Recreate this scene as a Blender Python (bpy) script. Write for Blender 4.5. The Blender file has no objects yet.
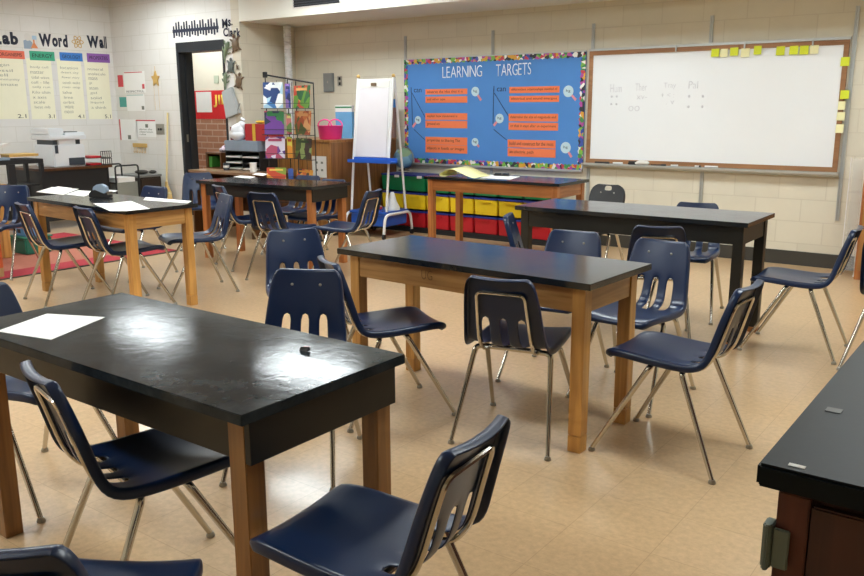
import bpy, bmesh, math, random
from mathutils import Vector, Matrix
random.seed(7)
S = bpy.context.scene
COL = S.collection
PI = math.pi

# ------------------------------------------------------------------ camera (solved from table edges and wall lines)
F, YAW, PITCH, ROLL, HC = 832.045, 0.639110, 0.213368, -0.003506, 1.4435
def cam_axes():
    cy, sy = math.cos(YAW), math.sin(YAW)
    f0 = Vector((-sy, cy, 0)); r0 = Vector((cy, sy, 0)); u0 = Vector((0, 0, 1))
    f = f0*math.cos(PITCH) - u0*math.sin(PITCH); u = u0*math.cos(PITCH) + f0*math.sin(PITCH)
    return r0*math.cos(ROLL) + u*math.sin(ROLL), u*math.cos(ROLL) - r0*math.sin(ROLL), f
RX, UX, FX = cam_axes()
def at(px, py, x=None, y=None, z=None):
    """the point of a real plane (x=, y= or z=) that the photo shows at a pixel"""
    d = FX + RX*((px-432)/F) - UX*((py-288)/F)
    s = (z-HC)/d.z if z is not None else (y/d.y if y is not None else x/d.x)
    return Vector((0, 0, HC)) + d*s
cam = bpy.data.objects.new('camera', bpy.data.cameras.new('camera')); COL.objects.link(cam)
cam.data.sensor_width = 36; cam.data.lens = F/864*36; cam.data.clip_start = .02
m = Matrix((RX, UX, -FX)).transposed().to_4x4(); m.translation = (0, 0, HC); cam.matrix_world = m
S.camera = cam

# ------------------------------------------------------------------ materials
def lin(h):
    if isinstance(h, (tuple, list)): return (*h, 1)
    v = [int(h[i:i+2], 16)/255 for i in (0, 2, 4)]
    return tuple(c/12.92 if c <= .04045 else ((c+.055)/1.055)**2.4 for c in v) + (1,)
def nodes(name):
    mt = bpy.data.materials.new(name); mt.use_nodes = True
    nt = mt.node_tree; b = nt.nodes['Principled BSDF']
    return mt, nt, b
def N(nt, t, **k):
    n = nt.nodes.new('ShaderNode'+t)
    for a, v in k.items(): setattr(n, a, v)
    return n
def mixc(nt, fac, a, b, blend='MIX'):
    n = N(nt, 'Mix', data_type='RGBA', blend_type=blend)
    for i, v in ((0, fac), (6, a), (7, b)):
        if hasattr(v, 'links'): nt.links.new(v, n.inputs[i])
        else: n.inputs[i].default_value = v
    return n.outputs[2]
def mat(name, col, rough=.5, metal=0, var=.12, scale=9, bump=0, bscale=60, coat=0, spec=.5, emit=0, alpha=1, trans=0, stretch=(1, 1, 1), rvar=0):
    mt, nt, b = nodes(name); c = lin(col)
    tc = N(nt, 'TexCoord'); mp = N(nt, 'Mapping'); mp.inputs['Scale'].default_value = stretch
    nt.links.new(tc.outputs['Object'], mp.inputs[0])
    nz = N(nt, 'TexNoise'); nz.inputs['Scale'].default_value = scale; nz.inputs['Detail'].default_value = 4
    nt.links.new(mp.outputs[0], nz.inputs['Vector'])
    lo = tuple(x*(1-var) for x in c[:3]) + (1,); hi = tuple(min(1, x*(1+var)) for x in c[:3]) + (1,)
    nt.links.new(mixc(nt, nz.outputs['Fac'], lo, hi), b.inputs['Base Color'])
    b.inputs['Roughness'].default_value = rough; b.inputs['Metallic'].default_value = metal
    b.inputs['Specular IOR Level'].default_value = spec; b.inputs['Coat Weight'].default_value = coat; b.inputs['Coat Roughness'].default_value = .12
    b.inputs['Alpha'].default_value = alpha; b.inputs['Transmission Weight'].default_value = trans
    if rvar:
        mr = N(nt, 'MapRange'); mr.inputs[3].default_value = max(.02, rough-rvar); mr.inputs[4].default_value = rough+rvar
        nt.links.new(nz.outputs['Fac'], mr.inputs[0]); nt.links.new(mr.outputs[0], b.inputs['Roughness'])
    if bump:
        n2 = N(nt, 'TexNoise'); n2.inputs['Scale'].default_value = bscale
        nt.links.new(mp.outputs[0], n2.inputs['Vector'])
        bp = N(nt, 'Bump'); bp.inputs['Strength'].default_value = bump; bp.inputs['Distance'].default_value = .002
        nt.links.new(n2.outputs['Fac'], bp.inputs['Height']); nt.links.new(bp.outputs[0], b.inputs['Normal'])
    if emit:
        b.inputs['Emission Color'].default_value = c; b.inputs['Emission Strength'].default_value = emit
    return mt
def wood(name, light, dark, along='z', rough=.38, coat=.25, s=1.0):
    mt, nt, b = nodes(name)
    tc = N(nt, 'TexCoord'); mp = N(nt, 'Mapping')
    sc = {'x': (1.6, 26, 26), 'y': (26, 1.6, 26), 'z': (26, 26, 1.6)}[along]
    mp.inputs['Scale'].default_value = tuple(v*s for v in sc)
    oi = N(nt, 'ObjectInfo'); ad = N(nt, 'VectorMath', operation='ADD')
    nt.links.new(tc.outputs['Object'], ad.inputs[0])
    mu = N(nt, 'Math', operation='MULTIPLY'); mu.inputs[1].default_value = 7.3
    nt.links.new(oi.outputs['Random'], mu.inputs[0]); nt.links.new(mu.outputs[0], ad.inputs[1])
    nt.links.new(ad.outputs[0], mp.inputs[0])
    nz = N(nt, 'TexNoise'); nz.inputs['Scale'].default_value = 1.0; nz.inputs['Detail'].default_value = 6; nz.inputs['Distortion'].default_value = .8
    nt.links.new(mp.outputs[0], nz.inputs['Vector'])
    cr = N(nt, 'ValToRGB'); cr.color_ramp.elements[0].color = lin(dark); cr.color_ramp.elements[1].color = lin(light)
    cr.color_ramp.elements[0].position = .28; cr.color_ramp.elements[1].position = .62
    nt.links.new(nz.outputs['Fac'], cr.inputs[0])
    n2 = N(nt, 'TexNoise'); n2.inputs['Scale'].default_value = 2.2; nt.links.new(tc.outputs['Object'], n2.inputs['Vector'])
    mr = N(nt, 'MapRange'); mr.inputs[1].default_value = .3; mr.inputs[2].default_value = .7; mr.inputs[3].default_value = .72; mr.inputs[4].default_value = 1.05
    nt.links.new(n2.outputs['Fac'], mr.inputs[0])
    nt.links.new(mixc(nt, 1.0, cr.outputs[0], mr.outputs[0], 'MULTIPLY'), b.inputs['Base Color'])
    b.inputs['Roughness'].default_value = rough; b.inputs['Coat Weight'].default_value = coat; b.inputs['Coat Roughness'].default_value = .2
    bp = N(nt, 'Bump'); bp.inputs['Strength'].default_value = .12; bp.inputs['Distance'].default_value = .001
    nt.links.new(nz.outputs['Fac'], bp.inputs['Height']); nt.links.new(bp.outputs[0], b.inputs['Normal'])
    return mt
def tiled(name, ca, cb, joint, plane, w, h, gap, offset=.5, rough=.5, bump=.3, mott=.1, mscale=14, coat=0, spec=.5, jitter=0.0, rvar=0.0):
    mt, nt, b = nodes(name)
    g = N(nt, 'NewGeometry'); sp = N(nt, 'SeparateXYZ'); nt.links.new(g.outputs['Position'], sp.inputs[0])
    cb_ = N(nt, 'CombineXYZ'); ax = {'xz': (0, 2), 'yz': (1, 2), 'xy': (0, 1)}[plane]
    nt.links.new(sp.outputs[ax[0]], cb_.inputs[0]); nt.links.new(sp.outputs[ax[1]], cb_.inputs[1])
    br = N(nt, 'TexBrick'); br.offset = offset; br.inputs['Scale'].default_value = 1
    br.inputs['Brick Width'].default_value = w; br.inputs['Row Height'].default_value = h; br.inputs['Mortar Size'].default_value = gap
    br.inputs['Mortar Smooth'].default_value = .4; br.inputs['Color1'].default_value = lin(ca); br.inputs['Color2'].default_value = lin(cb); br.inputs['Mortar'].default_value = lin(joint)
    nt.links.new(cb_.outputs[0], br.inputs['Vector'])
    nz = N(nt, 'TexNoise'); nz.inputs['Scale'].default_value = mscale; nz.inputs['Detail'].default_value = 7; nz.inputs['Roughness'].default_value = .65
    nt.links.new(g.outputs['Position'], nz.inputs['Vector'])
    mr = N(nt, 'MapRange'); mr.inputs[1].default_value = .3; mr.inputs[2].default_value = .7; mr.inputs[3].default_value = 1-mott; mr.inputs[4].default_value = 1+mott
    nt.links.new(nz.outputs['Fac'], mr.inputs[0])
    nt.links.new(mixc(nt, 1.0, br.outputs['Color'], mr.outputs[0], 'MULTIPLY'), b.inputs['Base Color'])
    b.inputs['Roughness'].default_value = rough; b.inputs['Coat Weight'].default_value = coat; b.inputs['Coat Roughness'].default_value = .1; b.inputs['Specular IOR Level'].default_value = spec
    if rvar:
        n3 = N(nt, 'TexNoise'); n3.inputs['Scale'].default_value = 1.6; n3.inputs['Detail'].default_value = 5
        nt.links.new(g.outputs['Position'], n3.inputs['Vector'])
        m3 = N(nt, 'MapRange'); m3.inputs[1].default_value = .3; m3.inputs[2].default_value = .7; m3.inputs[3].default_value = rough-rvar; m3.inputs[4].default_value = rough+rvar
        nt.links.new(n3.outputs['Fac'], m3.inputs[0]); nt.links.new(m3.outputs[0], b.inputs['Roughness'])
    bp = N(nt, 'Bump'); bp.inputs['Strength'].default_value = bump; bp.inputs['Distance'].default_value = .003; bp.invert = True
    nt.links.new(br.outputs['Fac'], bp.inputs['Height'])
    n4 = N(nt, 'TexNoise'); n4.inputs['Scale'].default_value = 130; nt.links.new(g.outputs['Position'], n4.inputs['Vector'])
    b2 = N(nt, 'Bump'); b2.inputs['Strength'].default_value = bump*.25; b2.inputs['Distance'].default_value = .001
    nt.links.new(n4.outputs['Fac'], b2.inputs['Height']); nt.links.new(bp.outputs[0], b2.inputs['Normal']); nt.links.new(b2.outputs[0], b.inputs['Normal'])
    return mt
def patches(name, cols, scale=20, rough=.45, soft=False):
    """printed cover or border: voronoi patches of a few colours"""
    mt, nt, b = nodes(name)
    tc = N(nt, 'TexCoord'); oi = N(nt, 'ObjectInfo'); ad = N(nt, 'VectorMath', operation='ADD')
    nt.links.new(tc.outputs['Object'], ad.inputs[0])
    mu = N(nt, 'Math', operation='MULTIPLY'); mu.inputs[1].default_value = 13.7
    nt.links.new(oi.outputs['Random'], mu.inputs[0]); nt.links.new(mu.outputs[0], ad.inputs[1])
    vo = N(nt, 'TexVoronoi'); vo.inputs['Scale'].default_value = scale; nt.links.new(ad.outputs[0], vo.inputs['Vector'])
    cr = N(nt, 'ValToRGB'); e = cr.color_ramp; e.interpolation = 'LINEAR' if soft else 'CONSTANT'
    while len(e.elements) < len(cols): e.elements.new(.5)
    for i, c in enumerate(cols): e.elements[i].position = i/len(cols); e.elements[i].color = lin(c)
    sp = N(nt, 'SeparateColor'); nt.links.new(vo.outputs['Color'], sp.inputs[0])
    nt.links.new(sp.outputs[0], cr.inputs[0]); nt.links.new(cr.outputs[0], b.inputs['Base Color'])
    b.inputs['Roughness'].default_value = rough
    return mt
def smudged_top(name, spots):
    """worn black epoxy: fine mottling and dull chalky rubbed patches with streaks"""
    mt, nt, b = nodes(name)
    g = N(nt, 'NewGeometry')
    nz = N(nt, 'TexNoise'); nz.inputs['Scale'].default_value = 9; nz.inputs['Detail'].default_value = 8; nz.inputs['Roughness'].default_value = .7
    nt.links.new(g.outputs['Position'], nz.inputs['Vector'])
    cr = N(nt, 'ValToRGB'); cr.color_ramp.elements[0].position = .35; cr.color_ramp.elements[1].position = .75
    cr.color_ramp.elements[0].color = lin('24282b'); cr.color_ramp.elements[1].color = lin('3d4346')
    nt.links.new(nz.outputs['Fac'], cr.inputs[0])
    nt.links.new(cr.outputs[0], b.inputs['Base Color'])
    mr = N(nt, 'MapRange'); mr.inputs[1].default_value = .3; mr.inputs[2].default_value = .7; mr.inputs[3].default_value = .07; mr.inputs[4].default_value = .15
    nt.links.new(nz.outputs['Fac'], mr.inputs[0]); nt.links.new(mr.outputs[0], b.inputs['Roughness'])
    b.inputs['Specular IOR Level'].default_value = .08
    n2 = N(nt, 'TexNoise'); n2.inputs['Scale'].default_value = 24; n2.inputs['Detail'].default_value = 4; n2.inputs['Distortion'].default_value = .6
    nt.links.new(g.outputs['Position'], n2.inputs['Vector'])
    bp = N(nt, 'Bump'); bp.inputs['Strength'].default_value = .14; bp.inputs['Distance'].default_value = .002
    nt.links.new(n2.outputs['Fac'], bp.inputs['Height']); nt.links.new(bp.outputs[0], b.inputs['Normal'])
    return mt

M = {}
M['wall_x'] = tiled('cream painted block', 'd8d2c0', 'd4cebc', 'cdc6b4', 'xz', .406, .203, .006, rough=.55, mott=.03, mscale=3, bump=.25)
M['wall_y'] = tiled('cream painted block side', 'd8d2c0', 'd4cebc', 'cdc6b4', 'yz', .406, .203, .006, rough=.55, mott=.03, mscale=3, bump=.25)
M['wall_white'] = tiled('white painted block', 'e0deda', 'dddbd6', 'd5d2cb', 'xz', .406, .203, .006, rough=.55, mott=.03, mscale=3, bump=.25)
M['wall_white_y'] = tiled('white painted block side', 'e0deda', 'dddbd6', 'd5d2cb', 'yz', .406, .203, .006, rough=.55, mott=.03, mscale=3, bump=.25)
M['floor'] = tiled('tan vinyl tile', 'c6a67f', 'c1a179', 'ae8f6a', 'xy', .305, .305, .0016, offset=0, rough=.3, mott=.14, mscale=38, bump=.04, coat=.22)
M['ceiling'] = tiled('ceiling tile', 'd6d2c6', 'd2cec2', 'b8b2a4', 'xy', 1.22, .61, .012, offset=0, rough=.9, mott=.05, mscale=60, bump=.2)
M['soffit'] = mat('soffit paint', 'e6e6dc', .6, var=.03, scale=2)
M['brick'] = tiled('hall brick', 'b9876d', 'ae7a60', 'c9ab98', 'xz', .29, .1, .012, rough=.8, mott=.08, bump=.6)
M['hallwall'] = mat('hall wall', 'ece6d6', .6, var=.03)
M['base'] = mat('dark vinyl base', '3a3833', .5)
M['black_frame'] = mat('black door paint', '20242a', .4)
M['navy'] = mat('navy moulded plastic', '0c2244', .3, var=.15, scale=5, bump=.06, bscale=300, rvar=.05)
M['blackplastic'] = mat('black moulded plastic', '17191d', .42, bump=.08, bscale=250)
M['chrome'] = mat('chrome tube', 'c9c5bd', .14, metal=1, var=.08, scale=12, rvar=.06)
M['steel'] = mat('dull steel', 'a8a59c', .35, metal=1, var=.1)
M['alu'] = mat('aluminium', 'bcbfbd', .38, metal=.45, var=.06)
M['oak_z'] = wood('golden oak upright', 'd9a45a', 'b27c3c', 'z')
M['oak_x'] = wood('golden oak rail', 'd4a263', 'a47238', 'x')
M['oak_y'] = wood('golden oak end rail', 'd4a263', 'a47238', 'y')
M['red_z'] = wood('red oak upright', 'c47f45', '9c5c2c', 'z')
M['red_x'] = wood('red oak rail', 'c47f45', '9c5c2c', 'x')
M['red_y'] = wood('red oak end rail', 'c47f45', '9c5c2c', 'y')
M['ora_z'] = wood('orange oak upright', 'c47c42', 'a05c2a', 'z')
M['dk_z'] = wood('worn dark oak upright', 'a8743c', '7a5128', 'z')
M['cab'] = wood('brown cabinet wood', 'b07c44', '8a5a2c', 'z', coat=.1)
M['cab_dark'] = wood('dark brown cabinet wood', '68411f', '4a2c15', 'z', coat=.1)
M['cab_shaded'] = wood('brown cabinet wood shaded', '966538', '74491f', 'z', coat=.05)  # cabinet wood again, darker: the shade on its side is put into the colour
M['bench_wood'] = wood('red brown bench wood', '4f2a1b', '331a10', 'z', rough=.6, coat=0)
M['black_top'] = mat('black epoxy top', '202224', .15, var=.3, scale=7, bump=.05, bscale=40, rvar=.05)
M['t1_top'] = smudged_top('worn black top', None)
M['black_paint'] = mat('black painted wood', '15140f', .42, var=.3, scale=14)
M['bench_top'] = mat('bench epoxy', '121618', .42, var=.25, scale=6, bump=.04, spec=.12)
M['paper'] = mat('white paper', 'f0f0ee', .7, var=.02)
M['paper2'] = mat('off white paper', 'd9d6d0', .7, var=.03)
M['chart'] = mat('pale yellow chart paper', 'efecd2', .75, var=.03)
M['ypaper'] = mat('yellow paper', 'f1ecaa', .6, var=.04)
M['ink'] = mat('black ink', '1c1c22', .7)
M['inkgrey'] = mat('faded marker', '77796f', .8)
M['inkwb'] = mat('faint marker', 'cbcbd2', .6)
M['letter'] = mat('black letter card', '20263a', .7)
M['white'] = mat('white plastic', 'e6e6e6', .4, var=.03)
M['white_letter'] = mat('white letter card', 'eef0f4', .6)
M['wb'] = mat('whiteboard surface', 'e9ecef', .22, var=.02, scale=3, coat=.3)
M['wbframe'] = wood('whiteboard frame wood', 'a87850', '8c5f3a', 'x', coat=0, rough=.5)
M['board_blue'] = mat('blue board paper', '4a82c4', .75, var=.08, scale=3)
M['border'] = patches('board border print', ['c23a4a', '3f8a4a', 'e8e4da', '3a4fa0', 'd9a032', '2b2b33', 'b04a98', '76b043'], 26)
M['strip'] = mat('orange strip card', 'e8794a', .7, var=.05)
M['grey'] = mat('grey metal', '8a8d8c', .4, metal=.3)
M['printer'] = mat('printer plastic', 'dde2e6', .45, var=.03)
M['printer_dk'] = mat('printer dark', '3a4149', .4)
M['blk'] = mat('matte black', '1b1c1f', .5)
M['blue_plastic'] = mat('bright blue plastic', '2358b8', .35)
M['green'] = mat('green bin plastic', '0f7a48', .4)
M['yellow'] = mat('yellow bin plastic', 'e6c520', .4)
M['red'] = mat('red bin plastic', 'c0202a', .4)
M['lid'] = mat('blue bin lid', '2c3a8c', .4)
M['pink'] = mat('pink plastic', 'ee3a96', .4)
M['sticky_g'] = mat('lime sticky note', 'd3dc2e', .7)
M['sticky_p'] = mat('pale sticky note', 'ece8b4', .7)
M['tan'] = mat('tan wood', 'c9a45c', .5)
M['straw'] = mat('broom straw', 'd8b878', .8, var=.25, scale=120, stretch=(8, 8, .5))
M['handle'] = mat('pale handle', 'e2cf9a', .5)
M['rug_red'] = mat('red rug pile', 'b03540', .95, var=.2, scale=80, bump=.4, bscale=300)
M['rug_pink'] = mat('salmon rug pile', 'b5705c', .95, var=.2, scale=60, bump=.4, bscale=300)
M['darkred'] = mat('dark red card', '6d1a22', .5)
M['giftred'] = mat('red foil card', 'b3202a', .35)
M['gold'] = mat('gold ribbon', 'e0b83c', .4)
M['bag'] = mat('white plastic bag', 'd9dde2', .35, var=.08, bump=.6, bscale=25)
M['bluegrey'] = mat('blue grey card', '93a5b8', .6)
M['globe'] = patches('globe print', ['6f9fc0', '7fb0cc', '8fb08a', '6a98ba'], 9)
M['clear'] = mat('clear plastic', 'dfe4e6', .12, var=.02, alpha=.1)
M['troffer'] = mat('lamp diffuser', (.90, .98, 1.0), .5, emit=24, var=0)
M['troffer_dim'] = mat('dimmed lamp diffuser', (.90, .98, 1.0), .5, emit=16, var=0)  # lamp turned down to soften its hot spot on the door wall
M['hall_lamp'] = mat('hall lamp diffuser', (.95, 1.0, .98), .5, emit=15, var=0)

# ------------------------------------------------------------------ mesh helpers
class MB:
    def __init__(s): s.v = []; s.f = []
    def add(s, v, f):
        o = len(s.v); s.v += [tuple(p) for p in v]; s.f += [tuple(i+o for i in q) for q in f]; return s
    def box(s, lo, hi, rz=0, about=None):
        x0, y0, z0 = lo; x1, y1, z1 = hi
        v = [Vector(p) for p in ((x0,y0,z0),(x1,y0,z0),(x1,y1,z0),(x0,y1,z0),(x0,y0,z1),(x1,y0,z1),(x1,y1,z1),(x0,y1,z1))]
        if rz:
            c = Vector(about or ((x0+x1)/2, (y0+y1)/2, 0)); R = Matrix.Rotation(rz, 3, 'Z'); v = [c+R@(p-c) for p in v]
        return s.add(v, [(0,3,2,1),(4,5,6,7),(0,1,5,4),(1,2,6,5),(2,3,7,6),(3,0,4,7)])
    def cbox(s, c, d, rz=0):
        return s.box(tuple(c[i]-d[i]/2 for i in range(3)), tuple(c[i]+d[i]/2 for i in range(3)), rz)
    def prism(s, pts, axis, a, b):
        """2-D outline pushed along an axis; pts are the two other coordinates in xyz order"""
        def P(p, t): return {'x': (t, p[0], p[1]), 'y': (p[0], t, p[1]), 'z': (p[0], p[1], t)}[axis]
        n = len(pts); v = [P(p, a) for p in pts] + [P(p, b) for p in pts]
        return s.add(v, [tuple(range(n))[::-1], tuple(range(n, 2*n))] + [(i, (i+1) % n, n+(i+1) % n, n+i) for i in range(n)])
    def slab(s, pts, n, t):
        """polygon in 3-D given thickness t along n"""
        n = Vector(n).normalized()*t; k = len(pts); v = [Vector(p) for p in pts] + [Vector(p)+n for p in pts]
        return s.add(v, [tuple(range(k))[::-1], tuple(range(k, 2*k))] + [(i, (i+1) % k, k+(i+1) % k, k+i) for i in range(k)])
    def tube(s, path, r, n=8, closed=False):
        path = [Vector(p) for p in path]; k = len(path)
        rs = r if isinstance(r, (list, tuple)) else [r]*k
        rings = []; prev = None
        for i, p in enumerate(path):
            if closed: t = path[(i+1) % k]-path[i-1]
            else: t = (path[min(i+1, k-1)]-path[max(i-1, 0)])
            t.normalize()
            a = prev if prev is not None else (Vector((0, 0, 1)) if abs(t.z) < .9 else Vector((1, 0, 0)))
            u = (a - t*a.dot(t)).normalized(); w = t.cross(u); prev = u
            rings.append([p+(u*math.cos(2*PI*j/n)+w*math.sin(2*PI*j/n))*rs[i] for j in range(n)])
        v = [q for g in rings for q in g]; f = []
        for i in range(k if closed else k-1):
            for j in range(n):
                a, b = i*n+j, i*n+(j+1) % n; c, d = ((i+1) % k)*n+(j+1) % n, ((i+1) % k)*n+j
                f.append((a, b, c, d))
        if not closed: f += [tuple(range(n))[::-1], tuple(range((k-1)*n, k*n))]
        return s.add(v, f)
    def lathe(s, prof, c=(0, 0, 0), n=20):
        """prof: (radius, z) from bottom to top"""
        v = []; f = []; k = len(prof)
        for r, z in prof:
            v += [(c[0]+r*math.cos(2*PI*j/n), c[1]+r*math.sin(2*PI*j/n), c[2]+z) for j in range(n)]
        for i in range(k-1):
            for j in range(n): f.append((i*n+j, i*n+(j+1) % n, (i+1)*n+(j+1) % n, (i+1)*n+j))
        f += [tuple(range(n))[::-1], tuple(range((k-1)*n, k*n))]
        return s.add(v, f)
    def ball(s, c, r, n=10, sq=(1, 1, 1)):
        prof = [(max(r*math.sin(PI*i/n), r*.02), -r*math.cos(PI*i/n)) for i in range(n+1)]
        o = len(s.v); s.lathe(prof, (0, 0, 0), 2*n)
        for i in range(o, len(s.v)): p = s.v[i]; s.v[i] = (c[0]+p[0]*sq[0], c[1]+p[1]*sq[1], c[2]+p[2]*sq[2])
        return s
    def mesh(s, name, bevel=0, smooth=False, seg=2):
        me = bpy.data.meshes.new(name); me.from_pydata(s.v, [], s.f); me.update()
        bm = bmesh.new(); bm.from_mesh(me)
        bmesh.ops.recalc_face_normals(bm, faces=bm.faces)
        if bevel:
            ed = [e for e in bm.edges if len(e.link_faces) == 2 and e.calc_face_angle(0) > .5]
            bmesh.ops.bevel(bm, geom=ed, offset=bevel, segments=seg, affect='EDGES', clamp_overlap=True)
        for fa in bm.faces: fa.smooth = smooth
        if smooth:
            for e in bm.edges:
                if len(e.link_faces) == 2 and e.calc_face_angle(0) > .7: e.smooth = False
        bm.to_mesh(me); bm.free(); return me
def link(name, me, mt, parent=None):
    o = bpy.data.objects.new(name, me); COL.objects.link(o)
    if mt is not None and me is not None:
        me.materials.clear(); me.materials.append(M[mt] if isinstance(mt, str) else mt)
    if parent is not None: o.parent = parent
    return o
def tag(o, label=None, cat=None, group=None, kind=None):
    if label: o['label'] = label
    if cat: o['category'] = cat
    if group: o['group'] = group
    if kind: o['kind'] = kind
    return o
def thing(name, label, cat, loc=(0, 0, 0), rz=0, group=None):
    o = bpy.data.objects.new(name, None); COL.objects.link(o); o.empty_display_size = .1
    o.location = loc; o.rotation_euler = (0, 0, rz)
    return tag(o, label, cat, group)
def part(name, mb, mt, parent, bevel=0, smooth=False, label=None):
    o = link(name, mb.mesh(name, bevel, smooth) if isinstance(mb, MB) else mb, mt, parent)
    if label: o['label'] = label
    return o
def centred(mb):
    """move a mesh so its base centre is the origin; returns that base centre"""
    xs, ys, zs = zip(*mb.v); c = ((min(xs)+max(xs))/2, (min(ys)+max(ys))/2, min(zs))
    mb.v = [(x-c[0], y-c[1], z-c[2]) for x, y, z in mb.v]; return c
def solo(name, mb, mt, label, cat, group=None, bevel=0, smooth=False):
    c = centred(mb); o = part(name, mb, mt, None, bevel, smooth); o.location = c
    return tag(o, label, cat, group)
def struct(name, mb, mt, parent=None, bevel=0):
    o = part(name, mb, mt, parent, bevel)
    if parent is None: o['kind'] = 'structure'
    return o
def kids(o): return [c for c in bpy.data.objects if c.parent == o]
def dup(o, parent=None):
    c = o.copy(); COL.objects.link(c); c.parent = parent
    for k in list(o.children): dup(k, c)
    return c
def text_mesh(body, mtx, w=None, h=None, bold=0, ext=.0008, center=False):
    cu = bpy.data.curves.new('t', 'FONT'); cu.body = body; cu.size = 1; cu.offset = bold; cu.resolution_u = 3
    o = bpy.data.objects.new('t', cu); COL.objects.link(o)
    bpy.context.view_layer.update()
    me = bpy.data.meshes.new_from_object(o.evaluated_get(bpy.context.evaluated_depsgraph_get()))
    bpy.data.objects.remove(o); bpy.data.curves.remove(cu)
    if not me.vertices: return me
    xs = [v.co.x for v in me.vertices]; ys = [v.co.y for v in me.vertices]
    sx = (w/(max(xs)-min(xs))) if w else None; sy = (h/(max(ys)-min(ys))) if h else sx
    sx = sx or sy or 1; sy = sy or sx; x0, y0 = min(xs), min(ys)
    bm = bmesh.new(); bm.from_mesh(me)
    r = bmesh.ops.extrude_face_region(bm, geom=list(bm.faces))
    for g in r['geom']:
        if isinstance(g, bmesh.types.BMVert): g.co.z += 1
    bmesh.ops.recalc_face_normals(bm, faces=bm.faces)
    for v in bm.verts: v.co = mtx @ Vector(((v.co.x-x0)*sx - (w/2 if center and w else 0), (v.co.y-y0)*sy, v.co.z*ext))
    bm.to_mesh(me); bm.free(); return me
def wallm(o, ex, ey=(0, 0, 1)):
    ex = Vector(ex).normalized(); ey = Vector(ey).normalized(); ez = ex.cross(ey)
    mm = Matrix((ex, ey, ez)).transposed().to_4x4(); mm.translation = Vector(o); return mm
def join(mes):
    bm = bmesh.new()
    for me in mes: bm.from_mesh(me)
    out = bpy.data.meshes.new('joined'); bm.to_mesh(out); bm.free(); return out

# ------------------------------------------------------------------ the room
YB, XL, YD, XA, CZ, SZ = 8.14, -11.04, 7.20, -8.30, 2.95, 2.49
XR, YF = 1.7, -2.6
HX0, HX1, HY = -14.2, -8.45, 9.0
struct('floor', MB().box((HX0, YF-.2, -.1), (XR+.2, HY+.2, 0)), 'floor')
struct('ceiling', MB().box((HX0, YF-.2, CZ), (XR+.2, HY+.2, CZ+.1)), 'ceiling')
struct('wall_back', MB().box((HX1, YB, 0), (XR, YB+.15, CZ)), 'wall_x')
struct('wall_alcove', MB().box((HX1, YD, 0), (XA, YB, CZ)), 'wall_y')
DX0, DX1, DZ = -9.52, -8.64, 2.17
struct('wall_door', MB().box((XL, YD, 0), (DX0-.05, YD+.2, CZ)).box((DX1+.03, YD, 0), (HX1, YD+.2, CZ)).box((DX0-.05, YD, DZ+.12), (DX1+.03, YD+.2, CZ)), 'wall_white')
struct('wall_left', MB().box((XL-.15, YF, 0), (XL, YD, CZ)), 'wall_white_y')
struct('wall_right', MB().box((XR, YF, 0), (XR+.15, YB, CZ)), 'wall_y')
struct('wall_front', MB().box((XL, YF-.15, 0), (XR, YF, CZ)), 'wall_x')
struct('wall_hall', MB().box((HX0, HY, 0), (HX1, HY+.15, 1.27)), 'brick')
struct('wall_hall_upper', MB().box((HX0, HY, 1.27), (HX1, HY+.15, CZ)), 'hallwall')
struct('wall_hall_end', MB().box((HX0-.15, YD, 0), (HX0, HY, CZ)).box((HX1, YB, 0), (HX1+.15, HY, CZ)), 'hallwall')
struct('ceiling_soffit', MB().box((XA, YD, SZ), (XR, YD+.05, CZ)).box((XA, YD+.05, SZ), (XR, YB, SZ+.05)), 'soffit')
struct('baseboard_back', MB().box((XA, YB-.012, 0), (XR, YB, .13)), 'base')
struct('baseboard_door', MB().box((XL, YD-.012, 0), (DX0-.05, YD, .13)), 'base')
struct('baseboard_left', MB().box((XL, YF, 0), (XL+.012, YD-.012, .13)), 'base')
# door frame standing open to the hall
d = thing('door_1', None, None, (DX0, YD, 0)); d['kind'] = 'structure'
W_ = DX1-DX0
part('jamb', MB().box((-.05, -.012, 0), (0, .21, DZ)), 'black_frame', d)
part('jamb', MB().box((W_, -.012, 0), (W_+.03, .21, DZ)), 'black_frame', d)
part('header', MB().box((-.05, -.012, DZ), (W_+.03, .21, DZ+.125)), 'black_frame', d)
part('stop', MB().box((0, .08, 0), (.02, .14, DZ)), 'black_frame', d)
part('strike_plate', MB().box((.0, .035, 1.0), (.003, .065, 1.1)), 'steel', d)
# ceiling lamps (out of frame; back row seen as sheen, front pair added to light the near table)
for iy, yy in enumerate((6.32, 3.2, .1)):
    for ix, xx in enumerate((-9.35, -6.42, -3.5, -.58)):
        if iy < 2 or ix in (1, 2):
            t = thing('ceiling_light', 'recessed fluorescent ceiling light in row %s' % (('nearest the bulletin board', 'over the middle tables', 'added over the front of the room')[iy]), 'ceiling light', (xx, yy, CZ-.03), 0, 'recessed ceiling lights ' + ('near the bulletin board', 'over the middle', 'added at the front')[iy])
            part('housing', MB().box((-.63, -.33, 0), (.63, -.3, .03)).box((-.63, .3, 0), (.63, .33, .03)).box((-.63, -.3, 0), (-.6, .3, .03)).box((.6, -.3, 0), (.63, .3, .03)), 'white', t)
            part('diffuser', MB().box((-.6, -.3, .008), (.6, .3, .028)), 'troffer_dim' if (iy, ix) == (0, 0) else 'troffer', t)
t = thing('hall_ceiling_light', 'recessed light in the hall ceiling beyond the open door', 'ceiling light', (-11.0, 8.2, CZ-.03))
part('housing', MB().box((-.63, -.33, .005), (.63, .33, .03)), 'white', t)
part('diffuser', MB().box((-.6, -.3, 0), (.6, .3, .004)), 'hall_lamp', t)

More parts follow.
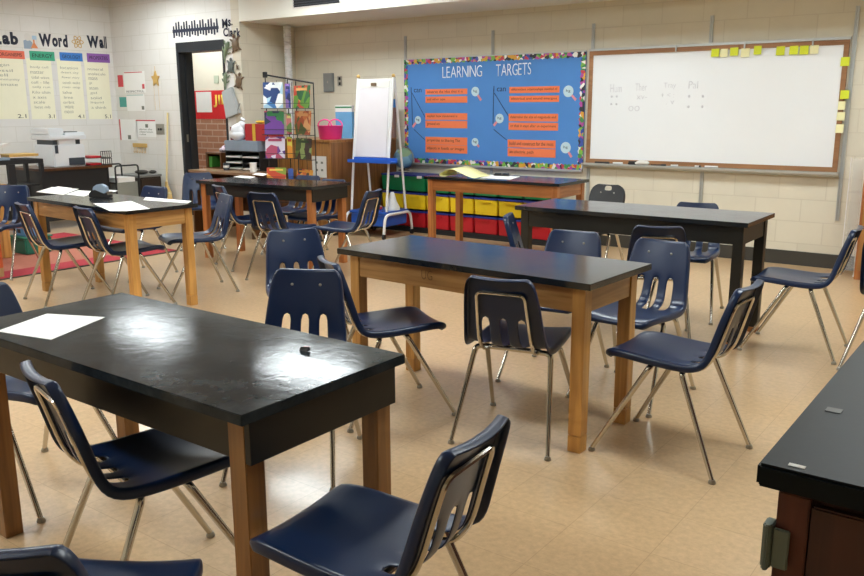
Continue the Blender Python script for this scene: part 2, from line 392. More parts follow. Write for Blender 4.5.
# ------------------------------------------------------------------ chairs
PROF = [(.247, .414), (.244, .430), (.226, .442), (.17, .446), (.10, .442), (.03, .437), (-.04, .434), (-.10, .433), (-.15, .438), (-.182, .455), (-.200, .488), (-.212, .53), (-.226, .58), (-.240, .63), (-.254, .675), (-.268, .72), (-.279, .752), (-.283, .766)]
WID = [.150, .164, .178, .187, .191, .193, .194, .194, .192, .187, .181, .176, .171, .166, .160, .152, .141, .118]
FR = [-1, -.93, -.74, -.56, -.37, -.22, -.09, .09, .22, .37, .56, .74, .93, 1]
def shell_mesh(handle=False):
    R_, C_ = len(PROF), len(FR)
    P = {}
    wid = list(WID)
    if handle: wid[-1], wid[-2], wid[-3], wid[-4] = .085, .130, .158, .168
    for i, (y, z) in enumerate(PROF):
        a = Vector(PROF[max(i-1, 0)]); b = Vector(PROF[min(i+1, R_-1)]); T = (b-a).normalized(); n = Vector((T.y, -T.x))
        back = min(1, max(0, (z-.45)/.1))
        for j, fx in enumerate(FR):
            dish = (.016*fx*fx*(1-back) + .015*fx*fx*back) if 1 < i else .004*fx*fx
            P[i, j] = (Vector((fx*wid[i], y+n.x*dish, z+n.y*dish)), Vector((0, n.x, n.y)))
    v = []; idx = {}
    fl = .034
    for i in range(-1, R_+1):
        for j in range(-1, C_+1):
            ci, cj = min(max(i, 0), R_-1), min(max(j, 0), C_-1)
            p, n = P[ci, cj]; p = p.copy()
            if (i, j) != (ci, cj): p = p - n*fl + Vector((math.copysign(.003, FR[cj]) if j != cj else 0, 0, 0))
            idx[i, j] = len(v); v.append(p)
    f = []
    for i in range(-1, R_):
        for j in range(-1, C_):
            hole = 7 <= i <= 11 and j in (3, 6, 9)
            if handle: hole = (8 <= i <= 11 and j in (3, 6, 9)) or (i == 15 and j in (5, 6, 7))
            if hole: continue
            f.append((idx[i, j], idx[i, j+1], idx[i+1, j+1], idx[i+1, j]))
    me = bpy.data.meshes.new('seat_shell'); me.from_pydata(v, [], f)
    bm = bmesh.new(); bm.from_mesh(me); bmesh.ops.recalc_face_normals(bm, faces=bm.faces)
    up = [fa for fa in bm.faces if abs(fa.calc_center_median().y-.1) < .05 and fa.calc_area() > 1e-4]
    if sum(fa.normal.z for fa in up) < 0: bmesh.ops.reverse_faces(bm, faces=bm.faces)
    bm.to_mesh(me); bm.free()
    o = bpy.data.objects.new('tmp', me); COL.objects.link(o)
    so = o.modifiers.new('s', 'SOLIDIFY'); so.thickness = .0055; so.offset = -1
    su = o.modifiers.new('u', 'SUBSURF'); su.levels = su.render_levels = 1
    bpy.context.view_layer.update()
    out = bpy.data.meshes.new_from_object(o.evaluated_get(bpy.context.evaluated_depsgraph_get()))
    bpy.data.objects.remove(o)
    for p in out.polygons: p.use_smooth = True
    return out
def prof_y(z):
    for (y0, z0), (y1, z1) in zip(PROF[8:], PROF[9:]):
        if z0 <= z <= z1: return y0+(y1-y0)*(z-z0)/(z1-z0)
    return PROF[-1][0]
def bend(pts, r=.03, n=5):
    """round the inner corners of a polyline"""
    pts = [Vector(p) for p in pts]; out = [pts[0]]
    for i in range(1, len(pts)-1):
        a, b, c = pts[i-1], pts[i], pts[i+1]
        u, w = (a-b), (c-b); k = min(r, u.length*.45, w.length*.45); p, q = b+u.normalized()*k, b+w.normalized()*k
        for j in range(n+1):
            t = j/n; out.append(p*(1-t)**2 + b*2*t*(1-t) + q*t*t)
    return out + [pts[-1]]
SHELL = shell_mesh(); SHELL2 = shell_mesh(True)
def make_chair(label, shell, smat, group=None):
    t = thing('classroom_chair', label, 'chair')
    sh = part('seat_shell', shell, smat, t)
    for x, y, z, sq in ((-.062, prof_y(.70), .70, 0), (.062, prof_y(.70), .70, 0), (-.125, .155, .4475, 1), (.125, .155, .4475, 1)):
        part('rivet', MB().ball((x, y+(.004 if not sq else 0), z), .0065, 6, (1, .5, 1) if not sq else (1, 1, .5)), 'steel', sh, 0, True)
    for sx in (-1, 1):
        for yy, yt, ym in ((.26, .035, .055), (-.265, -.095, -.115)):
            pth = bend([(sx*.11, yt, .410), (sx*.172, yt, .410), (sx*.22, yy, .012)], .05)
            k = len(pth); L = part('leg', MB().tube(pth, [.0125 if q < k-1 else .0095 for q in range(k)], 10), 'chrome', t, 0, True)
            part('foot_glide', MB().lathe([(.014, 0), (.0155, .004), (.013, .012), (.0105, .018)], (sx*.22, yy, 0), 12), 'steel', L, 0, True)
    part('seat_frame', MB().tube([(-.125, .035, .412), (.125, .035, .412)], .0122, 10).tube([(-.125, -.095, .412), (.125, -.095, .412)], .0122, 10).tube([(-.1, .035, .412), (-.1, -.095, .412)], .009, 8).tube([(.1, .035, .412), (.1, -.095, .412)], .009, 8), 'chrome', t, 0, True)
    off = .009
    zs = (.47, .52, .58, .64, .695)
    lf = [(-.112, -.10, .410), (-.117, -.158, .418)] + [(-.118+.013*(z-.46)/.235, prof_y(z)-off, z) for z in zs]
    rt = [(-x, y, z) for x, y, z in lf[::-1]]
    part('back_support', MB().tube(bend(lf+rt, .035), .008, 8), 'chrome', t, 0, True)
    return t
CH = [
# x, y, heading, label
(-1.203, 1.374, 95.1, 'navy plastic chair facing the apron end of the smudged black table, nearest the camera'),
(-1.455, 0.775, 34, 'navy plastic chair cut off by the bottom edge of the photo, mostly its backrest showing'),
(-2.032, 1.345, -14, 'navy plastic chair tucked under the long front edge of the smudged black table'),
(-3.05, 1.53, -80, 'navy plastic chair at the smudged black table end where the blank sheet lies'),
(-2.40, 2.27, 210, 'navy chair facing the camera across the smudged black table, just above its tabletop'),
(-3.25, 3.20, 238, 'navy chair standing free behind the chair that faces across the smudged table'),
(-2.487, 2.980, -30, 'navy plastic chair beside the end of the bare oak table, seat turned to the aisle'),
(-1.823, 3.110, 12, 'navy chair seen from behind at the bare oak table, chrome hoop on its back'),
(-1.183, 3.309, 88, 'navy chair in profile at the short end of the bare oak table'),
(-1.611, 3.887, 177, 'bright navy chair with slots facing the camera at the bare oak table corner'),
(-1.92, 4.93, 22, 'dark navy chair facing the all-black table, mostly hidden by a brighter navy chair'),
(-2.085, 3.93, 188, 'pale navy chair back with two rivets peeking above the middle of the bare oak table'),
(-2.551, 4.726, -66, 'navy chair back seen edge-on at the corner of the all-black table'),
(-1.148, 5.240, 92, 'navy chair in profile at the short end of the all-black table'),
(-2.0, 5.72, 190, 'navy chair tucked behind the all-black table, its top just peeking over'),
(-.536, 5.112, -18.4, 'navy chair cut off by the photo edge above the dark bench, one chrome leg showing'),
(-7.244, 5.62, -126.7, 'pale navy chair past the far end of the table with black apron, by the door'),
(-5.97, 5.18, -20, 'navy chair at the table with black apron, nearer the oak table of papers'),
(-5.28, 4.97, 8, 'navy chair seen from behind pushed up to the table with black apron, chrome hoop showing'),
(-4.87, 5.30, 104, 'navy chair at the short end of the table with black apron, beside the easel base'),
(-6.15, 5.92, 190, 'navy chair behind the table with black apron, nearer the wire book rack'),
(-5.62, 5.72, 187, 'navy chair behind the table with black apron, nearer the easel'),
(-7.372, 3.551, -147.5, 'navy chair at the photo edge facing the camera beside the oak table of papers'),
(-6.04, 3.40, -10, 'dark navy chair seen from behind at the oak table of papers, nearer the photo edge'),
(-5.45, 3.52, -8, 'dark navy chair seen from behind at the front corner of the oak table of papers'),
(-5.469, 4.165, 157, 'navy chair with slotted back at the far corner of the oak table of papers'),
(-6.44, 4.26, 186, 'navy chair beyond the oak table of papers, only its rounded top showing'),
]
proto = None
for i, (x, y, a, lab) in enumerate(CH):
    if proto is None: proto = o = make_chair(lab, SHELL, 'navy')
    else: o = dup(proto)
    o.location = (x, y, .0125 if x < -7.3 else 0); o.rotation_euler = (0, 0, math.radians(a)); o['label'] = lab; o['group'] = 'navy classroom chairs'
o = make_chair('black plastic chair with a handle hole behind the all-black table, against the block wall', SHELL2, 'blackplastic')
o.location = (-3.0, 6.27, 0); o.rotation_euler = (0, 0, math.radians(181)); o.scale = (.95, 1, 1.055)

# ------------------------------------------------------------------ lab tables (position of front left top corner, heading, length, depth, height)
def lab_table(x, y, th, L, W, H, label, legm, rail, top='black_top', foot=None, end_cover=False, ins=.032):
    """legm leg material; rail (long, end) apron materials"""
    th = math.radians(th); c = Vector((x, y, 0)) + Vector((math.cos(th), math.sin(th), 0))*L/2 + Vector((-math.sin(th), math.cos(th), 0))*W/2
    t = thing('lab_table', label, 'table', c, th)
    a, b = L/2, W/2; tt = .028; lw = .06; ah = .112
    part('tabletop', MB().box((-a, -b, H-tt), (a, b, H)), top, t, .002)
    for sx in (-1, 1):
        for sy in (-1, 1):
            cx, cy = sx*(a-ins-lw/2), sy*(b-ins-lw/2)
            z0 = foot[1] if foot else 0
            lg = part('leg', MB().box((cx-lw/2, cy-lw/2, z0), (cx+lw/2, cy+lw/2, H-tt-.001)), legm, t, .002)
            if foot: part('foot_block', MB().box((cx-lw/2, cy-lw/2, 0), (cx+lw/2, cy+lw/2, foot[1]-.002)), foot[0], lg, .002)
    z1, z0 = H-tt-.001, H-tt-ah; q = ins+.006
    e = lw+ins
    for sy in (-1, 1):
        part('apron', MB().box((-a+e, min(sy*(b-q), sy*(b-q-.022)), z0), (a-e, max(sy*(b-q), sy*(b-q-.022)), z1)), rail[0], t, .001)
    for sx in (-1, 1):
        if end_cover: part('end_apron', MB().box((min(sx*(a-ins), sx*(a-ins+.02)), -b+ins, z0), (max(sx*(a-ins), sx*(a-ins+.02)), b-ins, z1)), rail[1], t, .001)
        else: part('end_apron', MB().box((min(sx*(a-q), sx*(a-q-.022)), -b+e, z0), (max(sx*(a-q), sx*(a-q-.022)), b-e, z1)), rail[1], t, .001)
    return t
T1H, T2H, T3H, T4H, T5H, T6H = .753, .752, .778, .771, .762, .761
lab_table(-2.824, 1.191, -.11, 1.393, .606, T1H, 'lab table with smudged black top and worn oak legs, one blank sheet on it', 'dk_z', ('black_paint', 'black_paint'), 't1_top', end_cover=True)
t2 = lab_table(-2.858, 3.041, -2.31, 1.43, .576, T2H, 'bare oak lab table with black top and pencil scrawl on its apron, in mid room', 'oak_z', ('oak_x', 'oak_y'), foot=('oak_z', .075), ins=.046)
lab_table(-2.97, 4.961, .47, 1.576, .59, T3H, 'all-black lab table standing below the whiteboard, brown wood at the leg tips', 'black_paint', ('black_paint', 'black_paint'), foot=('red_z', .035))
lab_table(-5.087, 6.704, -.05, 1.532, .61, T4H, 'reddish oak table with black top carrying a curled yellow paper, below the blue bulletin board', 'red_z', ('red_x', 'red_y'))
lab_table(-6.676, 5.144, 5.49, 1.439, .57, T5H, 'black-topped table with black apron on orange legs, in front of the wire book rack', 'ora_z', ('black_paint', 'black_paint'), end_cover=True)
lab_table(-6.521, 3.387, -3.26, 1.462, .58, T6H, 'yellow oak lab table with black top strewn with papers, beside the red rug', 'oak_z', ('oak_x', 'oak_y'), foot=('oak_z', .075))
part('pencil_scrawl', text_mesh('UG', wallm((-.19, -.252, .655), (1, 0, 0)), .065, .045, -.012), mat('pencil', '7a5a36', .8), t2)

# papers lying on the tables
def sheet(name, pix, z, mt, label, cat='paper', th=.0015, group=None):
    pts = [at(u, v, z=z) for u, v in pix]
    mb = MB().slab(pts, (0, 0, 1), th)
    return solo(name, mb, mt, label, cat, group)
sheet('paper_sheet', [(-3, 331.5), (47, 314), (105, 317.5), (51, 340)], T1H+.0008, 'paper', 'blank white sheet lying on the smudged black table')
c = at(305, 351, z=T1H+.0005)
t = thing('crumpled_scrap', 'tiny dark crumpled scrap with pinkish side on the smudged black table', 'scrap', (c.x, c.y, T1H+.001), .4)
t.scale = (.8, .8, .7)
part('wrapper', MB().add([(-.02, -.006, 0), (.012, -.012, 0), (.022, .004, .004), (-.012, .01, 0), (-.016, 0, .016), (.016, -.002, .018)], [(0,1,5,4),(1,2,5),(2,3,4,5),(3,0,4),(0,3,2,1)]), 'blk', t)
part('flap', MB().slab([(-.004, -.004, .018), (.018, -.006, .019), (.016, .012, .016), (-.004, .012, .015)], (0, 0, 1), .0015), mat('pinkish wrapper', 'b08a86', .5), t)
z6 = T6H+.001
sheet('paper_sheet', [(36, 192), (52, 187.2), (79, 189), (63, 195)], z6, 'paper2', 'white sheet at the bottom of the loose pile on the oak table')
sheet('paper_sheet', [(40, 191), (58, 186.6), (72, 188.2), (56, 193.2)], z6+.003, 'paper', 'white sheet on top of the loose pile on the oak table')
sheet('paper_sheet', [(66, 194.5), (78, 190.5), (96, 191.5), (84, 196.6)], z6, 'paper', 'white sheet lying beside the tape dispenser on the oak table')
sheet('paper_sheet', [(98, 192.5), (108, 189.8), (118, 190.8), (108, 194)], z6, 'paper', 'small white sheet beyond the tape dispenser on the oak table')
sheet('paper_sheet', [(143, 200.2), (146, 197.2), (192, 201.2), (187, 203.4)], z6, 'paper', 'long white sheet at the short end of the oak table')
# folded sheet with one side drooping over the front corner
t = thing('folded_paper', 'large white folded sheet bending over the front corner of the oak table', 'paper', (0, 0, 0))
a_, b_, c_, d_ = at(110, 203.5, z=z6+.002), at(131, 201, z=z6+.002), at(150, 208.8, z=z6+.002), at(126, 211.2, z=z6+.002)
part('upper_leaf', MB().slab([a_, b_, c_, d_], (0, 0, 1), .0015), 'paper', t)
e_ = at(105.5, 202, z=z6+.004); g_ = d_ + (e_-a_)*.6 + Vector((-.05, -.09, 0)); 
part('drooping_leaf', MB().slab([a_, d_, Vector((d_.x-.1, d_.y-.06, T6H+.003)), Vector((a_.x-.10, a_.y-.075, T6H+.003))], (0, 0, 1), .0015), 'paper', t)
t = thing('tape_dispenser', 'black and grey tape dispenser standing among the papers on the oak table', 'tape dispenser', tuple(at(101, 197.5, z=T6H))[:2] + (T6H+.002,), .5)
part('base', MB().prism([(-.085, 0), (.085, 0), (.085, .02), (.04, .03), (-.03, .06), (-.06, .055), (-.085, .03)], 'y', -.03, .03), 'blk', t, .003)
part('housing', MB().prism([(-.055, .05), (-.03, .055), (.04, .028), (.065, .05), (.055, .085), (.02, .105), (-.02, .1), (-.05, .08)], 'y', -.024, .024), 'bluegrey', t, .004)
part('cutter', MB().box((.07, -.028, .022), (.088, .028, .045)), 'steel', t)
sheet('paper_sheet', [(233.5, 177), (240, 175.6), (255.5, 176.8), (250, 178.6)], T5H+.001, 'paper', 'small white sheet on the table with black apron')
# T4: curled yellow sheet, white sheet and black thing
p0 = at(441, 176.8, z=T4H)
mb = MB()
prof = [(.02, .045), (.0, .035), (-.018, .02), (-.012, .004), (.01, .001), (.05, .004)]
arc = [(.02, .047), (.06, .068), (.11, .08), (.16, .074), (.22, .052), (.29, .026), (.36, .006), (.4, .002)]
outl = [(.05, .002), (.01, .0), (-.016, .003), (-.022, .022), (-.002, .040)] + arc
v = []; th = .0018
for (x, z) in outl: v += [(x, 0, z), (x, .30, z+.012)]
n = len(outl); mb.add(v, [(2*i, 2*i+2, 2*i+3, 2*i+1) for i in range(n-1)])
me = mb.mesh('yellow_paper', 0, True)
bm = bmesh.new(); bm.from_mesh(me); bmesh.ops.solidify(bm, geom=list(bm.faces), thickness=.0015); bm.to_mesh(me); bm.free()
o = link('curled_paper', me, 'ypaper'); o.location = (p0.x, p0.y, T4H+.003); o.rotation_euler = (0, 0, 0)
tag(o, 'large pale yellow sheet with one end curled over on the reddish oak table', 'paper')
sheet('paper_sheet', [(480, 178.0), (490, 174.6), (520, 176.6), (510, 179.6)], T4H+.001, 'paper', 'white sheet under a small black object beside the curled yellow paper')
c = at(502, 175.8, z=T4H+.004)
t = thing('board_eraser', 'small black double-ended object lying on white paper beside the curled yellow sheet', 'eraser', (c.x, c.y, T4H+.0045), .1)
part('felt', MB().box((-.085, -.025, 0), (.085, .025, .014)), 'blk', t, .004)
part('back', MB().box((-.075, -.02, .0145), (-.012, .02, .026)).box((.012, -.02, .0145), (.075, .02, .026)), 'printer_dk', t, .003)

# ------------------------------------------------------------------ back wall: tracks, bulletin board, whiteboard
for i, (x, z0, lab) in enumerate(((-6.43, .80, 'metal wall track at the bulletin board edge nearest the easel'), (-5.19, .44, 'metal wall track behind the middle of the bulletin board'), (-3.97, .44, 'metal wall track between the bulletin board and the whiteboard'), (-2.755, .44, 'metal wall track behind the middle of the whiteboard'), (-1.512, .44, 'metal wall track running full height beside the whiteboard sticky notes'))):
    mb = MB().box((-.016, 0, 0), (-.006, .014, 2.28-z0)).box((.006, 0, 0), (.016, .014, 2.28-z0)).box((-.016, .010, 0), (.016, .0145, 2.28-z0))
    o = part('wall_track', mb, 'alu', None); o.location = (x, YB-.0145, z0); tag(o, lab, 'wall track', 'metal wall tracks')
BX0, BX1, BZ0, BZ1 = -6.43, -4.03, .79, 2.005
yb = YB-.02
t = thing('bulletin_board', 'blue bulletin board with colourful scalloped border and heading about learning targets', 'bulletin board', (BX0, yb, BZ0))
w_, h_ = BX1-BX0, BZ1-BZ0
part('panel', MB().box((0, -.012, 0), (w_, 0, h_)), 'board_blue', t)
part('rail', MB().box((-.005, -.03, -.022), (w_, 0, -.001)), 'alu', t)
part('rail', MB().box((-.005, -.016, h_+.001), (w_, 0, h_+.012)), 'alu', t)
def border(x0, z0, x1, z1, horiz, side):
    mb = MB(); n = int(max(x1-x0, z1-z0)/.045); pts = []
    for i in range(n+1):
        for k in (0, 1):
            f = (i+k*.5)/n
            if f > 1: continue
            if horiz: pts.append((x0+(x1-x0)*f, (z1 if side > 0 else z0) + side*(.0 if k == 0 else .012)))
            else: pts.append(((x1 if side > 0 else x0) + side*(.0 if k == 0 else .012), z0+(z1-z0)*f))
    if horiz: q = [(x0, z0 if side > 0 else z1)] + pts + [(x1, z0 if side > 0 else z1)]
    else: q = [(x0 if side > 0 else x1, z0)] + pts + [(x0 if side > 0 else x1, z1)]
    return mb.prism(q, 'y', -.0155, -.0125)
bw = .06
part('border', border(0, h_-bw+.005, w_, h_-.002, True, -1) if 0 else border(0, 0, w_, bw-.012, True, 1), 'border', t)
part('border', MB().prism([(0, h_)] + [(w_*i/80, h_-bw+.012-(.012 if i % 2 else 0)) for i in range(81)] + [(w_, h_)], 'y', -.0155, -.0125), 'border', t)
part('border', border(0, bw, bw-.012, h_-bw, False, 1), 'border', t)
part('border', MB().prism([(w_, bw)] + [(w_-bw+.012-(.012 if i % 2 else 0), bw+(h_-2*bw)*i/40) for i in range(41)] + [(w_, h_-bw)], 'y', -.0155, -.0125), 'border', t)
yl = yb-.0125
def bpt(u, v): 
    p = at(u, v, y=yl); return p
def bl(u, v): p = bpt(u, v); return (p.x-BX0, p.y-yb, p.z-BZ0)
def line(u0, v0, u1, v1):
    a, b = Vector(bl(u0, v0)), Vector(bl(u1, v1))
    return MB().tube([a+Vector((0, -.002, 0)), b+Vector((0, -.002, 0))], .0035, 5)
s4 = 4.115
def P4(x, y): return 400+x/s4, 40+y/s4
for x0, y0, x1, y1 in ((48, 215, 52, 352), (50, 218, 104, 318), (58, 368, 104, 412), (386, 200, 383, 345), (388, 218, 446, 312), (386, 368, 440, 412)):
    part('connecting_line', line(*P4(x0, y0), *P4(x1, y1)), 'ink', t)
# heading: one thing per word, each letter a part
def word(name, s, p0, p1, ex, h, mt, label, cat='lettering', ext=.002, bold=0, gap=.12):
    p0, p1 = Vector(p0), Vector(p1); t = thing(name, label, cat, p0)
    probe = [text_mesh(ch, Matrix.Identity(4), None, None) if ch != ' ' else None for ch in s]
    ws = []
    for me in probe:
        xs = [v.co.x for v in me.vertices]; ws.append(max(xs)-min(xs))
    # letter heights: capitals and ascenders full, x-height 0.74
    tot = sum(ws)+gap*.7*(len(s)-1); L = (p1-p0).length; k = L/tot; x = 0; d = (p1-p0).normalized()
    for i, ch in enumerate(s):
        hh = h*(1.0 if (ch.isupper() or ch in 'bdfhklt') else (.2 if ch in '.-' else .74))
        dz = h*.35 if ch == '-' else 0
        me = text_mesh(ch, wallm(d*x + Vector((0, 0, dz)), ex), ws[i]*k, hh, bold, ext)
        part('letter', me, mt, t); x += (ws[i]+gap*.7)*k
    return t
yw = yl-.0005
word('heading_word', 'LEARNING', at(442.5, 78, y=yw), at(482, 76.5, y=yw), (1, 0, 0), .125, 'white_letter', 'white cut-out word LEARNING pinned at the top of the blue board', bold=-.012)
word('heading_word', 'TARGETS', at(496, 76.2, y=yw), at(531, 74.3, y=yw), (1, 0, 0), .125, 'white_letter', 'white cut-out word TARGETS pinned at the top of the blue board', bold=-.012)
for (u, v), lab in (((65, 216), 'small black words I can beside the first orange strip under LEARNING'), ((405, 212), 'small black words I can beside the first orange strip under TARGETS')):
    a = at(*P4(u-20, v), y=yw); mb = text_mesh('I can', wallm(Vector((0, 0, 0)), (1, 0, 0)), .16, .06, 0)
    o = link('caption', mb, 'ink'); o.location = a; tag(o, lab, 'lettering')
rows = [('LEARNING', 'first', (105, 197, 277, 225), 'observe the idea that it is'), ('LEARNING', 'second', (105, 228, 277, 259), 'and other type'),
        ('LEARNING', 'third', (105, 298, 277, 328), 'explain how movement is'), ('LEARNING', 'fourth', (105, 330, 277, 361), 'ground etc'),
        ('LEARNING', 'fifth', (105, 398, 277, 429), 'properties to Sharing The'), ('LEARNING', 'lowest', (105, 431, 277, 462), 'objects in fossils or images'),
        ('TARGETS', 'first', (450, 186, 657, 219), 'differentiate relationships needed of'), ('TARGETS', 'second', (450, 225, 655, 256), 'electrical and sound energies'),
        ('TARGETS', 'third', (447, 300, 651, 334), 'determine the size of magnitude and'), ('TARGETS', 'fourth', (447, 338, 651, 370), 'or that it stays after an experiment'),
        ('TARGETS', 'fifth', (443, 410, 641, 441), 'build and construct for the most'), ('TARGETS', 'lowest', (443, 446, 641, 478), 'an electric path')]
for wd, nth, (x0, y0, x1, y1), txt in rows:
    a, b = at(*P4(x0, y1), y=yw), at(*P4(x1, y0), y=yw); w, h = b.x-a.x, abs(b.z-a.z)*.9
    t = thing('orange_strip', '%s orange strip of handwriting counted down under the word %s' % (nth, wd), 'paper strip', (a.x, yw, a.z), 0, 'orange strips on the blue board')
    part('card', MB().box((0, -.002, 0), (w, 0, h)), 'strip', t)
    k = min(1, len(txt)/29)
    part('handwriting', text_mesh(txt, wallm((w*.04, -.0022, h*.3), (1, 0, 0)), w*.92*k, h*.45, 0, .0006), 'ink', t)
for (cx, cy), (hx, hy), lab in (((310, 212), (334, 248), 'magnifier cut-out beside the first strips under LEARNING'), ((74, 329), (52, 358), 'magnifier cut-out where the black lines meet under LEARNING'), ((309, 420), (326, 440), 'magnifier cut-out beside the lowest strips under LEARNING'),
        ((693, 211), (724, 247), 'magnifier cut-out beside the first strips under TARGETS'), ((410, 323), (386, 352), 'magnifier cut-out where the black lines meet under TARGETS'), ((682, 443), (706, 482), 'magnifier cut-out beside the lowest strips under TARGETS')):
    c = at(*P4(cx, cy), y=yw-.001); hpt = at(*P4(hx, hy), y=yw-.001)-c; r = .053 if cx > 200 and cx < 700 and cx != 309 else .046
    if cx in (693, 682): r = .06
    t = thing('magnifier_cutout', lab, 'cut-out', c, 0, 'magnifier cut-outs on the blue board')
    dv = Vector((hpt.x, 0, hpt.z)).normalized(); nv = Vector((dv.z, 0, -dv.x))
    part('lens', MB().prism([(r*math.cos(a*PI/12), r*math.sin(a*PI/12)) for a in range(24)], 'y', -.003, 0), mat('lens card', 'bcd6de', .6), t)
    part('handle', MB().slab([dv*r*.95+nv*.012, dv*r*.95-nv*.012, dv*max(hpt.length, r*1.5)-nv*.014, dv*max(hpt.length, r*1.5)+nv*.014], (0, -1, 0), .003), mat('pale red card', 'd88a92', .6), t)
    part('figure', text_mesh('hg', wallm((-.025, -.0035, -.015), (1, 0, 0)), .05, .035, .0, .0005), 'ink', t)

# whiteboard
WX0, WX1, WZ0, WZ1 = -3.99, -1.545, .872, 2.005
t = thing('whiteboard', 'large whiteboard in a brown wood frame with sticky notes along two edges', 'whiteboard', (WX0, YB-.0145, WZ0))
w_, h_ = WX1-WX0, WZ1-WZ0; fw = .042
part('writing_surface', MB().box((fw, -.014, fw), (w_-fw, 0, h_-fw)), 'wb', t)
part('frame', MB().box((0, -.024, 0), (w_, 0, fw)).box((0, -.024, h_-fw), (w_, 0, h_)).box((0, -.024, fw), (fw, 0, h_-fw)).box((w_-fw, -.024, fw), (w_, 0, h_-fw)), 'wbframe', t)
part('map_rail', MB().box((0, -.032, h_+.001), (w_+.01, 0, h_+.022)), 'alu', t)
for k in (.375, .64, .88):
    part('rail_hook', MB().box((w_*k-.006, -.04, h_-.04), (w_*k+.006, -.026, h_+.02)), 'alu', t)
part('chalk_tray', MB().prism([(0, -.002), (-.085, -.002), (-.085, -.016), (-.078, -.028), (-.02, -.048), (0, -.048)], 'x', -.02, w_+.02), 'alu', t, .001)
scr = []
s3 = 864/130
for (u0, v0, u1, v1), s in (((135, 160, 212, 215), 'Hum'), ((300, 155, 380, 205), 'Ther'), ((490, 150, 572, 195), 'Tray'), ((655, 140, 720, 190), 'Pal'), ((135, 235, 185, 300), '::'), ((310, 235, 380, 262), 'xv-'), ((470, 220, 560, 250), '+ < :'), ((505, 270, 560, 295), '. v'), ((645, 230, 760, 320), ': :'), ((255, 305, 330, 340), 'oo')):
    a, b = at(590+u0/s3, 60+v1/s3, y=YB-.0286), at(590+u1/s3, 60+v0/s3, y=YB-.0286)
    scr.append(text_mesh(s, wallm((a.x-WX0, -.0145, a.z-WZ0), (1, 0, 0)), b.x-a.x, b.z-a.z, -.012, .0003))
part('faint_writing', join(scr), 'inkwb', t)
yt = YB-.0145-.05; zt = WZ0-.001
def tray_item(name, u0, u1, label, cat, mt, h, mt2=None, cap=None):
    a, b = at(u0, 164, y=yt), at(u1, 164, y=yt); c = (a.x+b.x)/2; L = b.x-a.x
    t = thing(name, label, cat, (c, yt, zt))
    if 'marker' in name:
        part('barrel', MB().tube([(-L/2, 0, h), (L*.2, 0, h)], h, 10), mt, t, 0, True); part('cap', MB().tube([(L*.2, 0, h), (L/2, 0, h)], h*1.08, 10), cap or mt, t, 0, True)
    else:
        part('body', MB().box((-L/2, -.024, .0), (L/2, .024, h)), mt, t, .006); part('pad', MB().box((-L/2+.004, -.022, h+.0005), (L/2-.004, .022, h+.012)), mt2 or mt, t, .004)
tray_item('dry_erase_marker', 595, 609, 'black marker on the whiteboard tray nearest the bulletin board', 'marker', 'blk', .009)
tray_item('dry_erase_marker', 613, 622.5, 'white marker on the whiteboard tray between a black marker and the black eraser', 'marker', 'white', .009)
tray_item('whiteboard_eraser', 628.5, 636, 'black felt eraser on the whiteboard tray beside a white rag', 'eraser', 'blk', .022)
c = at(642, 164, y=yt)
o = solo('cleaning_rag', MB().ball((c.x, yt-.01, zt+.024), .06, 8, (1, .42, .4)).ball((c.x-.04, yt, zt+.016), .04, 8, (1.2, .6, .38)).ball((c.x+.045, yt-.006, zt+.022), .035, 8, (1, .6, .6)), 'paper2', 'bunched white rag on the whiteboard tray beside the black eraser', 'rag', smooth=True)
tray_item('dry_erase_marker', 651, 666, 'dark brown marker on the whiteboard tray on the far side of the white rag', 'marker', 'cab_dark', .008, None, 'blk')
tray_item('dry_erase_marker', 671, 678, 'short white marker on the whiteboard tray, fourth marker from the bulletin board', 'marker', 'white', .008)
tray_item('dry_erase_marker', 695, 701, 'white marker with black cap on the whiteboard tray above the middle wall track', 'marker', 'white', .008, None, 'blk')
tray_item('dry_erase_marker', 705, 718, 'long white marker on the whiteboard tray, farthest from the bulletin board', 'marker', 'white', .009)
s3b = 864/210
notes = [((654+x0/s3b, y0/s3b, 654+x1/s3b, y1/s3b), k) for x0, y0, x1, y1, k in ((235, 200, 270, 234, 'g'), (272, 200, 305, 235, 'p'), (312, 195, 348, 230, 'g'), (357, 198, 395, 235, 'p'), (410, 188, 444, 225, 'g'), (502, 190, 540, 228, 'g'), (556, 188, 595, 225, 'g'), (598, 187, 638, 225, 'g'), (640, 185, 679, 222, 'p'))]
s3c = 3.042
notes += [((580+x0/s3c, 30+y0/s3c, 580+x1/s3c, 30+y1/s3c), k) for x0, y0, x1, y1, k in ((792, 82, 822, 110, 'g'), (791, 183, 820, 210, 'g'), (784, 217, 808, 243, 'p'), (780, 250, 807, 275, 'p'), (777, 287, 803, 313, 'p'))]
ordn = ['first', 'second', 'third', 'fourth', 'fifth', 'sixth', 'seventh', 'eighth', 'last']
for i, ((u0, v0, u1, v1), k) in enumerate(notes):
    ys = YB-.0145-.0245
    a, b = at(u0, v1, y=ys), at(u1, v0, y=ys)
    lab = ('%s sticky note, %s along the top of the whiteboard from the bulletin board' % ('lime' if k == 'g' else 'pale cream', ordn[i])) if i < 9 else ('%s sticky note, %s counting down the upright frame of the whiteboard' % ('lime' if k == 'g' else 'pale cream', ['first', 'second', 'third', 'fourth', 'lowest'][i-9]))
    W2, H2 = b.x-a.x, b.z-a.z
    mb = MB().slab([(0, 0, 0), (W2, 0, 0), (W2, .0, H2), (0, 0, H2)], (0, -1, 0), .0012)
    mb.v = [(x, y-(.006*(1-z/H2)), z) for x, y, z in mb.v]
    o = part('sticky_note', mb, 'sticky_g' if k == 'g' else 'sticky_p', None); o.location = (a.x, ys-.0002, a.z); tag(o, lab, 'sticky note', 'sticky notes on the whiteboard frame')

